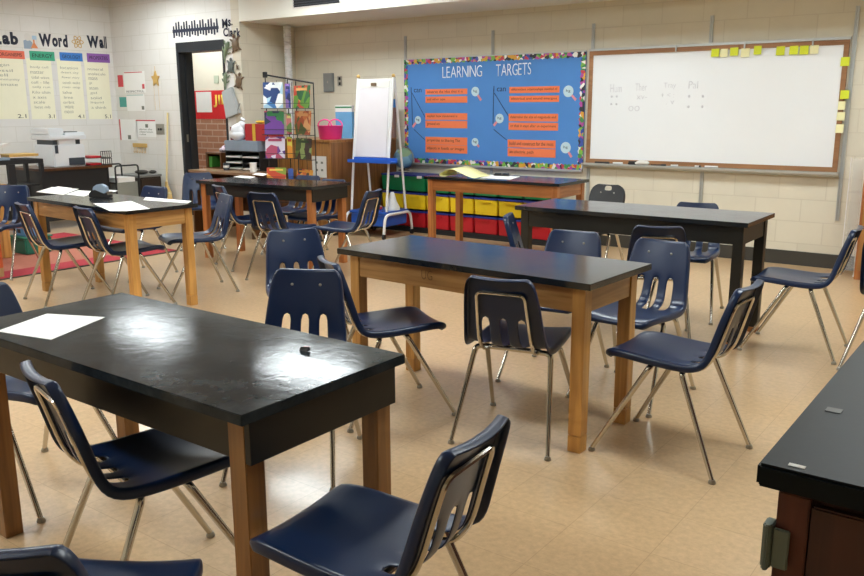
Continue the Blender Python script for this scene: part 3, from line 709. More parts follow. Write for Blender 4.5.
# panel and socket on the back wall
a, b = at(324, 92, y=YB-.02), at(333, 73, y=YB-.02)
t = thing('electrical_panel', 'grey metal electrical panel on the cream wall above the pink basket', 'electrical panel', (a.x, YB+.0005, a.z))
part('box', MB().box((0, -.03, 0), (b.x-a.x, 0, b.z-a.z)), 'grey', t, .003); part('door', MB().box((.012, -.036, .012), (b.x-a.x-.012, -.0305, b.z-a.z-.012)), 'grey', t); part('latch', MB().box(((b.x-a.x)/2-.008, -.042, .11), ((b.x-a.x)/2+.008, -.0365, .14)), 'steel', t)
a, b = at(337.2, 86.3, y=YB-.01), at(341.6, 76, y=YB-.01)
t = thing('wall_socket', 'small steel double socket plate next to the grey electrical panel', 'socket', (a.x, YB, a.z))
part('plate', MB().box((0, -.006, 0), (b.x-a.x, 0, b.z-a.z)), 'steel', t, .002)
for k in (.25, .75): part('outlet', MB().cbox(((b.x-a.x)/2, -.0075, (b.z-a.z)*k), (.032, .0025, .036)), 'blk', t)
# soffit vent, flexible duct
t = thing('soffit_vent', 'dark louvred air vent set in the cream soffit', 'air vent', (-7.35, YD, 2.575))
part('frame', MB().box((0, -.012, 0), (.755, 0, .012)).box((0, -.012, .15), (.755, 0, .162)).box((0, -.012, .012), (.012, 0, .15)).box((.743, -.012, .012), (.755, 0, .15)), 'paper2', t)
part('backing', MB().box((.0125, -.003, .0125), (.7425, 0, .1495)), 'blk', t)
part('louvres', MB().box((.0125, -.01, .03), (.7425, -.0035, .036)).box((.0125, -.01, .058), (.7425, -.0035, .064)).box((.0125, -.01, .086), (.7425, -.0035, .092)).box((.0125, -.01, .114), (.7425, -.0035, .12)), 'printer_dk', t)
pr = []
for i in range(0, 151): pr.append((.047+(.004 if i % 2 else -.003), .03+2.45*i/150))
o = solo('flexible_duct', MB().lathe(pr, (-8.14, 7.85, 0), 16), mat('foil duct', 'e2e4e6', .35, metal=.25, var=.2, scale=30), 'silver corrugated duct rising to the soffit in the corner', 'duct', smooth=True)

# ------------------------------------------------------------------ word wall
xw = XL
def lw(u, v): return at(u, v, x=xw-.0004)
EY = (0, 1, 0)
for s, u0, v0, u1, v1, hh, lab in (('Lab', -6, 44.0, 18.5, 45, .16, 'black cut-out word Lab on the white wall'), ('Word', 39.5, 46.2, 68, 47.4, .165, 'black cut-out word Word on the white wall'), ('Wall', 87.5, 47.6, 107, 48.6, .165, 'black cut-out word Wall on the white wall')):
    word('word_cutout', s, lw(u0, v0), lw(u1, v1), EY, hh, 'letter', lab, bold=.05, gap=.07)
charts = [((-4, 51.2, 24, 58), 'e2725a', 'ORGANISMS', ['organ', 'fossil', 'cell', 'community', 'climate'], '2.1', -6, 29, 'orange'),
          ((30, 52, 54, 60), '3fa582', 'ENERGY', ['body cell', 'matter', 'tidal wave', 'cell - life', 'tally run', 'Kilo ohm', 'x axis', 'scale', 'heat mb'], '3.1', 32, 56.5, 'green'),
          ((60, 53.3, 82, 60.5), '3d7cc9', 'GEOLOGY', ['location', 'desert city', 'flower story', 'south wake', 'river map', 'lake', 'lime', 'orbit', 'wave', 'moon'], '4.1', 62, 86, 'blue'),
          ((87.3, 54.3, 109.2, 62), '8a5aa8', 'PROPERTIES', ['mineral', 'molecule', 'mass', 'p', 'atom', 'gel', 'solid', 'liquid', 'a think'], '5.1', 89, 112.5, 'purple')]
for (u0, v0, u1, v1), colr, head, words, num, c0, c1, cn in charts:
    a, b = lw(u0, v1), lw(u1, v0)
    t = thing('chart_header', '%s header card above its pale yellow word chart' % cn, 'header card', (xw+.0018, a.y, a.z), 0, 'coloured chart headers')
    w, h = b.y-a.y, b.z-a.z
    part('card', MB().box((-.0025, 0, 0), (.002, w, h)), mat(cn+' card', colr, .7), t)
    part('lettering', text_mesh(head, wallm((.0022, w*.1, h*.3), EY), w*.8, h*.42, 0, .0006), 'ink', t)
    p, q = lw(c0, 119.3), lw(c1, 119.8); top = a.z+.02; w, h = q.y-p.y, top-p.z
    t = thing('word_chart', 'long pale yellow chart of handwritten words under the %s header' % cn, 'wall chart', (xw-.0005, p.y, p.z), 0, 'pale yellow word charts')
    part('sheet', MB().box((0, 0, 0), (.002, w, h)), 'chart', t)
    n = len(words)
    for i, s in enumerate(words):
        zz = h*.9-(h*.82)*i/(10 if n > 6 else 11)-.05
        part('written_word', text_mesh(s, wallm((.0022, w*.12+random.uniform(0, .05)*w, zz), EY), w*min(.72, .09*len(s)), .036, -.012, .0004), 'inkgrey', t)
    part('number', text_mesh(num, wallm((.0022, w*.68, .012), EY), w*.25, .05, 0, .0005), 'ink', t)
# two pictures between the words
c = lw(30, 41)
t = thing('picture_cutout', 'small cut-out picture of a scientist between the words Lab and Word', 'cut-out', (xw-.0005, c.y, c.z))
part('coat', MB().prism([(-.09, -.1), (.02, -.1), (.03, -.02), (-.02, .03), (-.09, .0)], 'x', 0, .002), 'bluegrey', t)
part('head', MB().prism([(-.03+.045*math.cos(a*PI/8), .05+.05*math.sin(a*PI/8)) for a in range(16)], 'x', .0005, .0025), 'paper2', t)
part('flask', MB().prism([(.0, -.09), (.1, -.09), (.06, -.02), (.06, .02), (.04, .02), (.04, -.02)], 'x', .0026, .0045), mat('orange flask card', 'd98a5a', .7), t)
part('bottle', MB().prism([(.03, .02), (.09, .02), (.09, .07), (.03, .07)], 'x', .0026, .0045), mat('pale blue card', 'a8c4d8', .7), t)
c = lw(77.5, 42)
t = thing('atom_cutout', 'tan cut-out of an atom between the words Word and Wall', 'cut-out', (xw+.0045, c.y, c.z))
for k in range(3):
    an = k*PI/3; pts = []
    for j in range(24):
        e1, e2 = .085*math.cos(2*PI*j/24), .03*math.sin(2*PI*j/24)
        pts.append((0, e1*math.cos(an)-e2*math.sin(an), e1*math.sin(an)+e2*math.cos(an)))
    part('orbit', MB().tube(pts, .005, 5, True), 'tan', t)
part('nucleus', MB().ball((0, 0, 0), .014, 6), 'tan', t)

# ------------------------------------------------------------------ door wall
def dw(u, v): return at(u, v, y=YD-.002)
def wall_sheet(name, u0, v0, u1, v1, mt, label, cat, extra=None, z=0):
    a, b = dw(u0, v1), dw(u1, v0); t = thing(name, label, cat, (a.x, YD+.0005-z, a.z)); w, h = b.x-a.x, b.z-a.z
    part('sheet', MB().box((0, -.002, 0), (w, 0, h)), mt, t)
    for nm, (x0, z0, x1, z1), mm in extra or ():
        part(nm, MB().box((x0*w, -.0032, z0*h), (x1*w, -.0022, z1*h)), mm, t)
    return t, w, h
redc = mat('red print', 'cc4a52', .7); tealc = mat('teal print', '4a9a92', .7)
M['redc'] = redc; M['tealc'] = tealc
t, w, h = wall_sheet('poster', 125, 71, 144, 93, 'paper', 'upper white poster with red heading line near the corner of the white wall', 'poster', [('heading', (.02, .94, .9, .98), 'redc'), ('figure', (.86, .18, .97, .4), 'redc')])
part('caption', text_mesh('RESPECTFUL', wallm((w*.08, -.0024, h*.02), (1, 0, 0)), w*.85, h*.09, 0, .0005), 'ink', t)
wall_sheet('figure_cutout', 118.3, 75, 122.5, 87, 'redc', 'red figure cut-out beside the upper white poster', 'cut-out')
t, w, h = wall_sheet('poster', 127.5, 94.2, 144, 111, 'paper', 'white poster with teal heading line below the red-headed poster', 'poster', [('heading', (.02, .94, .95, .97), 'tealc'), ('figure', (.82, .08, .96, .3), 'inkgrey')])
wall_sheet('figure_cutout', 120, 97, 126, 107, 'tealc', 'teal figure cut-out beside the teal-headed poster', 'cut-out')
t, w, h = wall_sheet('poster', 120.6, 119.5, 136.3, 140, 'paper', 'white poster with red stripe down one side above the hook rack', 'poster', [('stripe', (0, 0, .06, 1), 'redc'), ('figure', (.45, .05, .62, .25), 'inkgrey')])
t, w, h = wall_sheet('poster', 137, 120, 155, 136.6, 'paper', 'white poster with red stripe along its top next to the switch plate', 'poster', [('stripe', (0, .93, 1, 1), 'redc'), ('figure', (.48, .55, .62, .75), 'inkgrey')], .0)
part('print', text_mesh('about the\nclassroom\nrules', wallm((w*.15, -.0024, h*.1), (1, 0, 0)), w*.7, h*.4, 0, .0005), 'inkgrey', t)
a, b = dw(156.5, 134.5), dw(164, 124)
t = thing('switch_plate', 'brushed steel double light switch plate beside the black door frame', 'light switch', (a.x, YD, a.z))
part('plate', MB().box((0, -.006, 0), (b.x-a.x, 0, b.z-a.z)), 'steel', t, .002)
for k in (.35, .65): part('toggle', MB().cbox(((b.x-a.x)*k, -.012, (b.z-a.z)*.5), (.012, .011, .03)), 'blk', t)
# wooden star ornament with strings
c = dw(156, 79)
t = thing('star_ornament', 'tan wooden star ornament with hanging strings beside the door frame', 'ornament', (c.x, YD, c.z))
part('star', MB().prism([((.095 if k % 2 == 0 else .05)*math.sin(k*PI/5), (.115 if k % 2 == 0 else .055)*math.cos(k*PI/5)) for k in range(10)], 'y', -.02, 0), 'tan', t, .003)
part('hanger', MB().tube([(0, -.01, .11), (0, -.01, .17)], .003, 5), 'tan', t)
for k in (-.05, .045): part('string', MB().tube([(k, -.01, -.08), (k*1.05, -.008, -.42)], .002, 4), 'straw', t)
a, b = dw(133.7, 147), dw(147, 143.6)
t = thing('hook_rack', 'small tan wooden rack with five hanging hooks on the white wall', 'hook rack', (a.x, YD, a.z))
w, h = b.x-a.x, b.z-a.z
part('rail', MB().box((0, -.018, 0), (w, 0, h)), 'tan', t, .002)
for k in range(5): part('hook', MB().tube(bend([(w*(.12+.19*k), -.01, .002), (w*(.12+.19*k), -.01, -.075), (w*(.12+.19*k), -.03, -.075), (w*(.12+.19*k), -.03, -.05)], .012), .004, 5), 'tan', t)
# broom leaning on the wall
c = dw(175, 199)
t = thing('broom', 'straw broom with a pale handle leaning on the wall beside the door frame', 'broom', (c.x, YD-.13, 0))
part('handle', MB().tube([(.01, 0, .42), (-.01, .11, 1.39)], .013, 8), 'handle', t, 0, True)
def flat(mb):
    mb.v = [(x, y*.42, z) for x, y, z in mb.v]; return mb
part('brush', flat(MB().lathe([(.12, .02), (.112, .15), (.09, .3), (.052, .38), (.03, .42), (.03, .46)], (.01, 0, 0), 16)), 'straw', t, 0, True)
part('binding', flat(MB().lathe([(.091, .295), (.095, .31), (.088, .325), (.08, .32)], (.01, 0, 0), 16)), 'handle', t, 0, True)
# strip of black cut-outs over the door
a, b = dw(173, 38.2), dw(219, 36.3); L = b.x-a.x
mb = MB()
n = 17
for k in range(n):
    x = L*(k+.5)/n; hh = .15+.02*((k*7) % 3); z0 = .012*((k*5) % 3)
    mb.prism([(x-.016, z0), (x+.015, z0), (x+.019, z0+hh*.45), (x+.012, z0+hh), (x-.014, z0+hh), (x-.018, z0+hh*.5)], 'y', -.003, .0005)
mb.prism([(0, .065), (L, .065), (L, .105), (0, .105)], 'y', -.0028, .0004)
o = part('paper_garland', mb, 'letter', None); o.location = (a.x, YD, a.z); tag(o, 'row of black paper cut-outs joined in a strip above the black door frame', 'wall decoration')
word('name_lettering', 'Ms.', dw(222.3, 28.2), dw(232.5, 25.2), (1, 0, 0), .11, 'letter', 'upper line of black letters beside the door corner', bold=.03)
word('name_lettering', 'Clark', dw(223.5, 36.8), dw(240.5, 37.0), (1, 0, 0), .105, 'letter', 'lower line of black letters beside the door corner', bold=.03)
# animals climbing the wall
def critter(u, v, L, rz, mt, lab, name, turtle):
    c = dw(u, v); t = thing(name, lab, 'ornament', (c.x, YD-.004, c.z)); R = Matrix.Rotation(rz, 3, 'Y')
    def tr(mb): mb.v = [tuple(R @ Vector(p)) for p in mb.v]; return mb
    if turtle:
        part('shell', tr(MB().ball((0, -.012, 0), .5*L, 8, (.72, .25, 1))), mt, t, 0, True)
        part('head', tr(MB().ball((0, -.014, L*.6), .16*L, 6, (.8, .6, 1))), mt, t, 0, True)
        for sx in (-1, 1):
            for sz in (-1, 1): part('leg', tr(MB().tube([(sx*.25*L, -.01, sz*.3*L), (sx*.5*L, -.006, sz*.5*L)], [.1*L, .05*L], 6)), mt, t, 0, True)
    else:
        part('body', tr(MB().tube([(0, -.012, L*.62), (0, -.014, L*.45), (.0, -.014, L*.2), (0, -.012, -L*.1), (.04*L, -.008, -L*.4), (.18*L, -.006, -L*.75)], [.06*L, .13*L, .15*L, .12*L, .06*L, .02*L], 8)), mt, t, 0, True)
        for sx in (-1, 1):
            for sz in (-.1, .3): part('leg', tr(MB().tube([(0, -.01, sz*L), (sx*.28*L, -.008, sz*L+.05*L), (sx*.4*L, -.006, sz*L+.2*L)], [.06*L, .05*L, .04*L], 6)), mt, t, 0, True)
M['patina'] = mat('patina green', '7f8f74', .6, var=.3, scale=30); M['bronze'] = mat('bronze brown', '6e5a44', .5, var=.3, scale=30); M['verd'] = mat('dark slate', '5a625e', .5, var=.3, scale=30)
critter(226.5, 51, .2, .5, 'patina', 'green lizard ornament at the top corner of the door opening', 'lizard_ornament', False)
critter(236, 44.5, .17, -.2, 'bronze', 'brown turtle ornament below the black letters', 'turtle_ornament', True)
critter(231.5, 67, .15, .1, 'verd', 'dark slate turtle ornament between the two lizards', 'turtle_ornament', True)
critter(226, 81, .17, .2, 'patina', 'green lizard ornament just above the clear wall pocket', 'lizard_ornament', False)
critter(239.5, 82, .16, .25, 'bronze', 'brown turtle ornament at the wall corner above the clear pocket', 'turtle_ornament', True)
critter(238, 67.5, .05, 0, 'bronze', 'tiny brown turtle ornament at the wall corner', 'turtle_ornament', True)
# clear wall pocket
a, b, c_, d_ = dw(224.5, 92), dw(233.5, 87), dw(241.5, 113), dw(229, 118.5)
t = thing('wall_pocket', 'translucent grey plastic pocket hanging askew beside the door opening', 'wall pocket', (a.x, YD, d_.z))
o3 = Vector((a.x, 0, d_.z)); q = [Vector((p.x, 0, p.z))-o3 for p in (a, b, c_, d_)]
M['pocket'] = mat('translucent grey plastic', 'b9c0c2', .25, alpha=.85, var=.08)
part('pocket', MB().slab([p+Vector((0, -.005, 0)) for p in q], (0, -1, 0), .05), 'pocket', t, .006)
part('flap', MB().slab([q[2]+Vector((-.02, -.06, .02)), q[2]+Vector((.02, -.06, .05)), q[2]+Vector((.06, -.06, .12)), q[2]+Vector((.03, -.06, .12))], (0, -1, 0), .002), 'grey', t)

# hall beyond the door
yh = HY-.002
a, b = at(186, 119.3, y=yh), at(231, 90, y=yh)
t = thing('banner_sign', 'red paper banner in the hall above the brick, seen through the door', 'banner', (a.x, HY-.0015, 1.275))
part('backing', MB().box((0, -.003, 0), (b.x-a.x, 0, b.z-1.275)), mat('red banner paper', 'd8262c', .7), t)
p = at(212, 107.5, y=yh)
part('lettering', text_mesh('JIL', wallm((p.x-a.x+.05, -.0035, p.z-1.275), (1, 0, 0)), .33, .2, .03, .001), mat('yellow letter card', 'f0cf52', .7), t)
a2, b2 = at(197, 112.3, y=yh-.004), at(211, 91.8, y=yh-.004)
solo('notice_sheet', MB().box((a2.x, HY-.007, a2.z), (b2.x, HY-.0045, b2.z)), 'paper', 'white notice sheet on the red banner in the hall', 'paper')
a2, b2 = at(214.5, 83.5, y=yh), at(218.5, 75.5, y=yh)
solo('hall_plate', MB().box((a2.x, HY-.012, a2.z), (b2.x, HY, b2.z)), mat('pale green plate', 'c4ceb8', .6), 'small pale green plate on the cream hall wall seen through the door', 'wall plate', bevel=.002)

# ------------------------------------------------------------------ cabinet beside the easel, with things on it
CX, CY0, CY1, CH_ = -6.58, 6.94, 8.12, 1.09
t = thing('low_cabinet', 'low brown wooden cabinet whose shade-coloured side shows behind the easel', 'cabinet', (CX-.45, (CY0+CY1)/2, 0))
d2 = (CY1-CY0)/2
part('carcass', MB().box((-.45, -d2+.02, .06), (.45, d2, CH_-.03)), 'cab_shaded', t, .003)
part('top', MB().box((-.46, -d2-.005, CH_-.029), (.455, d2, CH_)), 'cab', t, .003)
part('plinth', MB().box((-.43, -d2+.05, 0), (.43, d2-.02, .059)), 'blk', t)
for sx, nm in ((-.445, 0), (.005, 1)):
    dr = part('door', MB().box((sx, -d2, .07), (sx+.44, -d2+.019, CH_-.035)), 'cab', t, .003)
    part('knob', MB().ball((sx+(.40 if nm == 0 else .04), -d2-.014, .7), .014, 6), 'blk', dr, 0, True)
def on_cab(u, v, y): return at(u, v, y=y)
a, b = on_cab(318.3, 137, 7.1), on_cab(336.5, 124, 7.1); cx = (a.x+b.x)/2; r = (b.x-a.x)/2
t = thing('basket', 'bright pink plastic basket with two handles on the low brown cabinet', 'basket', (cx, 7.15, CH_+.001))
part('tub', MB().lathe([(r*.8, 0), (r*.86, .01), (r, .15), (r*1.03, .155), (r*.97, .152), (r*.82, .015)], n=24), 'pink', t, 0, True)
for sy in (-1, 1): part('handle', MB().tube([(r*.75*math.cos(k*PI/8), sy*r*.6, .15+.075*math.sin(k*PI/8)) for k in range(9)], .008, 6), 'pink', t, 0, True)
a, b = on_cab(337.2, 137, 7.5), on_cab(350, 105.5, 7.5)
t = thing('display_folder', 'tall pale blue display board with a white top band standing behind the pink basket', 'display board', ((a.x+b.x)/2, 7.5, CH_+.001))
w = (b.x-a.x)/2; h = b.z-CH_
part('board', MB().box((-w, -.02, 0), (w*1.4, .02, h-.075)), mat('sky blue card', '6aa8d6', .6, var=.2, scale=6), t)
part('band', MB().box((-w, -.02, h-.074), (w*1.4, .02, h)), 'white', t)
part('stripe', MB().box((-w, -.0215, h-.03), (w*1.4, -.0205, h-.012)), 'green', t)
a, b = on_cab(386, 135, 7.95), on_cab(394.5, 99, 7.95)
t = thing('upright_book', 'tall upright book with blue top and brown cover behind the easel', 'book', ((a.x+b.x)/2, 7.95, CH_+.001))
w = (b.x-a.x)/2; h = b.z-CH_
part('cover', MB().box((-w, -.03, 0), (w, .03, h*.78)), mat('brown cover', '8a6a5c', .6), t); part('band', MB().box((-w, -.03, h*.781), (w, .03, h)), mat('blue cover', '3a86c8', .6), t)
a, b = at(312.5, 177, y=CY0-.005), at(326, 156.5, y=CY0-.005)
t = thing('taped_sheet', 'white printed sheet taped to the front of the low brown cabinet', 'paper', (a.x, CY0-.0015, a.z))
part('sheet', MB().box((0, -.002, 0), (b.x-a.x, 0, b.z-a.z)), 'paper2', t)
for k in (.35, .7):
    for q in (.25, .62): part('print', MB().box(((b.x-a.x)*q, -.0028, (b.z-a.z)*(k-.05)), ((b.x-a.x)*(q+.15), -.0022, (b.z-a.z)*(k+.05))), 'inkgrey', t)

# ------------------------------------------------------------------ storage bins
BY0, BY1 = 7.74, 8.08
cols = [(-6.515, -6.195), (-6.178, -5.858), (-5.841, -5.521), (-5.504, -5.184), (-5.167, -4.867), (-4.85, -4.55), (-4.533, -4.213)]
posn = ['first column beside the cabinet', 'second column from the cabinet', 'third column from the cabinet', 'fourth column from the cabinet', 'fifth column from the cabinet', 'sixth column from the cabinet', 'last column, nearest the all-black table']
t = thing('bin_plinth', 'low black plinth under the stacked storage bins', 'plinth', ((-6.52-4.2)/2, (BY0+BY1)/2, 0))
part('deck', MB().box((-1.16, -.17, .02), (1.16, .15, .058)), 'blk', t)
part('rail', MB().box((-1.16, -.171, 0), (1.16, -.155, .0195)), 'blk', t)
binm = {}
def make_bin(w, mt):
    t = thing('storage_bin', 'x', 'storage bin')
    a, b, h = w/2, .16, .172
    part('tub', MB().add([(-a*.965, -b*.95, 0), (a*.965, -b*.95, 0), (a*.965, b*.95, 0), (-a*.965, b*.95, 0), (-a, -b, h), (a, -b, h), (a, b, h), (-a, b, h)], [(0,3,2,1),(4,5,6,7),(0,1,5,4),(1,2,6,5),(2,3,7,6),(3,0,4,7)]), mt, t, .006)
    part('lid', MB().box((-a-.004, -b-.006, h+.001), (a+.004, b+.006, h+.02)), 'lid', t, .004)
    part('grip', MB().box((-a*.45, -b-.011, h-.035), (a*.45, -b+.004, h-.02)).box((-a*.45, -b-.011, h-.0345), (a*.45, -b-.007, h-.012)), mt, t, .002)
    return t
for ci, (x0, x1) in enumerate(cols):
    for ri, (mt, nm) in enumerate((('red', 'bottom red'), ('yellow', 'middle yellow'), ('green', 'top green'))):
        key = (round(x1-x0, 3), mt)
        if key in binm: o = dup(binm[key])
        else: o = binm[key] = make_bin(x1-x0-.004, mt)
        o.location = ((x0+x1)/2, (BY0+BY1)/2, .06+ri*.2115-ri*.0); o['label'] = '%s bin in the %s' % (nm, posn[ci]); o['group'] = 'stacked colour storage bins'; o['category'] = 'storage bin'
        if mt == 'green' and ci < 2: pass
for ci in (0, 1):
    x0, x1 = cols[ci]; o = solo('bin_tag', MB().box((x1-.10, BY0-.0125, .06+2*.2115+.155), (x1-.03, BY0-.0095, .06+2*.2115+.185)), 'paper', 'small white tag on the top green bin of the %s' % ('column beside the cabinet', 'second column from the cabinet')[ci], 'tag', 'white tags on the green bins')  # tag lies flat on the bin front
# globe on the bins
c = at(402, 162, y=7.9)
t = thing('globe', 'pale blue globe standing on the bins behind the easel tray', 'globe', (-6.3, 7.92, .7045))
part('ball', MB().ball((0, 0, .15), .125, 12), 'globe', t, 0, True)
part('stand', MB().lathe([(.07, 0), (.07, .008), (.015, .015), (.012, .03)], n=16), 'blk', t, 0, True)
part('arm', MB().tube([(.14*math.sin(k*PI/10), .0, .15-.14*math.cos(k*PI/10)) for k in range(11)], .005, 6), 'steel', t, 0, True)

# ------------------------------------------------------------------ easel
EX, EYY, ERZ = -6.215, 7.33, math.radians(4)
t = thing('easel', 'white teaching easel with blue tray and blue tubs on a wheeled base', 'easel', (EX, EYY, 0), ERZ)
def tilt(z): return -.02-(1.78-z)*.13      # front board leans back towards the top
pw = .235
part('board', MB().slab([(-pw, tilt(.9), .9), (pw, tilt(.9), .9), (pw-.01, tilt(1.76), 1.76), (-pw+.005, tilt(1.76), 1.76)], (0, 1, .1), .012), 'white', t, .002)
part('flip_pad', MB().slab([(-pw+.03, tilt(.905)-.004, .905), (pw-.012, tilt(.905)-.004, .905), (pw-.03, tilt(1.66)-.004, 1.66), (-pw+.035, tilt(1.66)-.004, 1.66)], (0, -1, 0), .006), mat('pad paper', 'd5d0d4', .7, var=.03), t)
part('clip_bar', MB().slab([(-pw+.03, tilt(1.665)-.004, 1.665), (pw-.03, tilt(1.665)-.004, 1.665), (pw-.03, tilt(1.74)-.004, 1.74), (-pw+.03, tilt(1.74)-.004, 1.74)], (0, -1, 0), .008), 'paper2', t)
part('clip', MB().cbox((0.0, tilt(1.69)-.02, 1.70), (.07, .012, .035)), 'bronze', t, .003)
part('tray', MB().prism([(-.12, .845), (.01, .845), (.01, .90), (-.0, .90), (-.005, .865), (-.11, .865), (-.12, .885)], 'x', -.22, .38), 'blue_plastic', t, .003).location = (0, tilt(.88)-.02, 0)
for sx in (-1, 1):
    part('post', MB().tube([(sx*(pw+.008), tilt(1.78)+.01, 1.78), (sx*(pw+.012), tilt(.9)+.012, .9), (sx*(pw+.012), tilt(.3)+.03, .30)], .014, 8), 'white', t, 0, True)
    part('end_cap', MB().ball((sx*(pw+.008), tilt(1.78)+.01, 1.79), .022, 6), 'tan', t, 0, True)
    part('rear_post', MB().tube([(sx*(pw+.0), tilt(1.78)+.04, 1.76), (sx*(pw+.01), .2, .30)], .013, 8), 'white', t, 0, True)
    lg = part('base_leg', MB().tube(bend([(sx*.275, -.28, .06), (sx*.275, -.25, .27), (sx*.275, .25, .27), (sx*.275, .28, .06)], .08), .016, 8), 'white', t, 0, True)
    for sy in (-.28, .28): part('caster', MB().tube([(sx*.275-.012, sy, .03), (sx*.275+.012, sy, .03)], .03, 14).box((sx*.275-.008, sy-.008, .045), (sx*.275+.008, sy+.008, .07)), 'blk', lg)
part('shelf', MB().box((-.257, -.22, .27), (.257, .24, .298)), 'blue_plastic', t, .006)
for k in (-1, 1): part('tub', MB().box((k*.128-.12, -.2, .13), (k*.128+.12, .22, .268)), 'blue_plastic', t, .01)
# things on its base
rl = Matrix.Rotation(ERZ, 3, 'Z') @ Vector((.17, .04, 0))
t = thing('cone_funnel', 'pale grey plastic cone standing on the blue shelf of the easel', 'cone', (EX+rl.x, EYY+rl.y, .299))
part('skirt', MB().lathe([(.085, 0), (.085, .03), (.05, .10), (.035, .16)], n=16), 'printer', t, 0, True); part('tip', MB().lathe([(.034, .161), (.02, .2), (.008, .205)], n=16), 'printer', t, 0, True)
rl = Matrix.Rotation(ERZ, 3, 'Z') @ Vector((.0, -.06, 0))
o = solo('toy_pieces', MB().ball((EX+rl.x, EYY+rl.y, .333), .034, 6).ball((EX+rl.x+.05, EYY+rl.y+.03, .325), .026, 6).ball((EX+rl.x-.06, EYY+rl.y-.03, .323), .024, 6), patches('toy colours', ['c8404a', 'e0d8d0', '3a8a5a', 'd88a9a'], 22), 'small clump of red, white and green pieces on the blue easel shelf', 'toys', smooth=True)
o['kind'] = 'stuff'

# ------------------------------------------------------------------ wire book rack and books
RKX, RKY = -6.62, 6.42
t = thing('wire_book_rack', 'black wire rack of picture books standing behind the table with black apron', 'book rack', (RKX, RKY, 0))
def rk(u, v, y): p = at(u, v, y=y); return (p.x-RKX, p.y-RKY, p.z)
ysl = RKY
P0, P1, P2, P3 = [rk(u, 120, yy) for u, yy in ((267, 6.42), (289, 6.55), (297, 6.62), (314.5, 6.5))]
tops = (1.79, 1.75, 1.73, 1.70)
xs = [p[0] for p in (P0, P1, P2, P3)]; ysr = [p[1] for p in (P0, P1, P2, P3)]
for x, y, zt_ in zip(xs, ysr, tops): part('upright', MB().tube([(x, y, .03), (x, y, zt_)], .006, 6), 'blk', t)
part('top_bar', MB().tube([(xs[0], ysr[0], 1.80), (xs[3], ysr[3], 1.70)], .009, 6), 'blk', t)
part('end_knob', MB().box((xs[0]-.02, ysr[0]-.02, 1.77), (xs[0]+.02, ysr[0]+.02, 1.83)), 'blk', t, .004)
part('base', MB().lathe([(.3, 0), (.3, .02), (.05, .03)], ((xs[0]+xs[3])/2, .1, 0), 20), 'blk', t)
levels = [1.44, 1.16, .90, .645, .42]
for k in range(3):
    for z in levels:
        a, b = (xs[k], ysr[k]), (xs[k+1], ysr[k+1])
        part('shelf_wire', MB().tube([(a[0], a[1]-.002, z), (a[0], a[1]-.08, z), (b[0], b[1]-.08, z), (b[0], b[1]-.002, z)], .004, 5).tube([(a[0], a[1]-.08, z+.055), (b[0], b[1]-.08, z+.055)], .003, 5), 'blk', t)
    part('grid', MB().tube([((xs[k]+xs[k+1])/2, (ysr[k]+ysr[k+1])/2, .1), ((xs[k]+xs[k+1])/2, (ysr[k]+ysr[k+1])/2, tops[k+1]-.01)], .003, 5).tube([(xs[k], ysr[k], 1.39), (xs[k+1], ysr[k+1], 1.39)], .003, 5).tube([(xs[k], ysr[k], 1.1), (xs[k+1], ysr[k+1], 1.1)], .003, 5), 'blk', t)
BK = [(0, 0, ['e8eef2', '3f7ab8', '1f3f78', 'a8cfe4'], 'white and blue', .275), (0, 1, ['6a3a92', '2f7a44', 'c23a6a', '1f2f4a'], 'purple and green', .25), (0, 2, ['5a2f7a', '6a3a8a', 'b04a6a', 'd8d0e0'], 'deep purple', .235), (0, 3, ['e8a03a', 'c84a2a', '8aa03a', 'f0d060'], 'orange and yellow', .15),
      (1, 0, ['3a4a9a', '1f2a5a', '8a6ab0', 'd0d0e0'], 'indigo', .26), (1, 1, ['c87a7a', 'a03a4a', 'd8d080', '6a8a4a'], 'rosy pink', .22), (1, 2, ['e89a3a', 'd8c84a', '5a9a4a', 'c8502a'], 'orange with yellow-green', .23), (1, 3, ['3a5aa8', '8ab0d8', 'e0e0e0', '2a2f5a'], 'blue and white', .14),
      (2, 0, ['c84a32', '6aa03a', 'e8b06a', '2f6a3a'], 'red and green', .235), (2, 1, ['a04a2a', 'c8703a', '4a5a2a', 'd8a06a'], 'rust brown', .25), (2, 2, ['2f4a2f', '5a7a3a', '3a2a1f', '8aa060'], 'dark green', .22), (2, 3, ['c84a32', 'e0a040', '3a2a2a', 'd8703a'], 'scarlet and amber', .14)]
for k, lv, colr, nm, hh in BK:
    a, b = Vector((xs[k], ysr[k]-.062, 0)), Vector((xs[k+1], ysr[k+1]-.062, 0)); c = (a+b)/2; an = math.atan2(b.y-a.y, b.x-a.x)
    w = (b-a).length*(.88 if k != 1 else .62)
    t = thing('picture_book', '%s picture book on the %s shelf of the wire rack' % (nm, ['top', 'second', 'third', 'fourth'][lv]), 'book', (RKX+c.x, RKY+c.y, levels[lv]+.005), an, 'picture books on the wire rack')
    part('cover', MB().slab([(-w/2, -.004, 0), (w/2, -.004, 0), (w/2, .018, hh), (-w/2, .018, hh)], (0, 1, 0), .01), patches('cover '+nm, colr, 11), t)
    part('title', MB().slab([(-w*.35, -.0055+.022*.78, hh*.78), (w*.35, -.0055+.022*.78, hh*.78), (w*.35, -.0055+.022*.9, hh*.9), (-w*.35, -.0055+.022*.9, hh*.9)], (0, -1, 0), .001), mat('title '+nm, colr[(k+lv) % 4], .6), t)

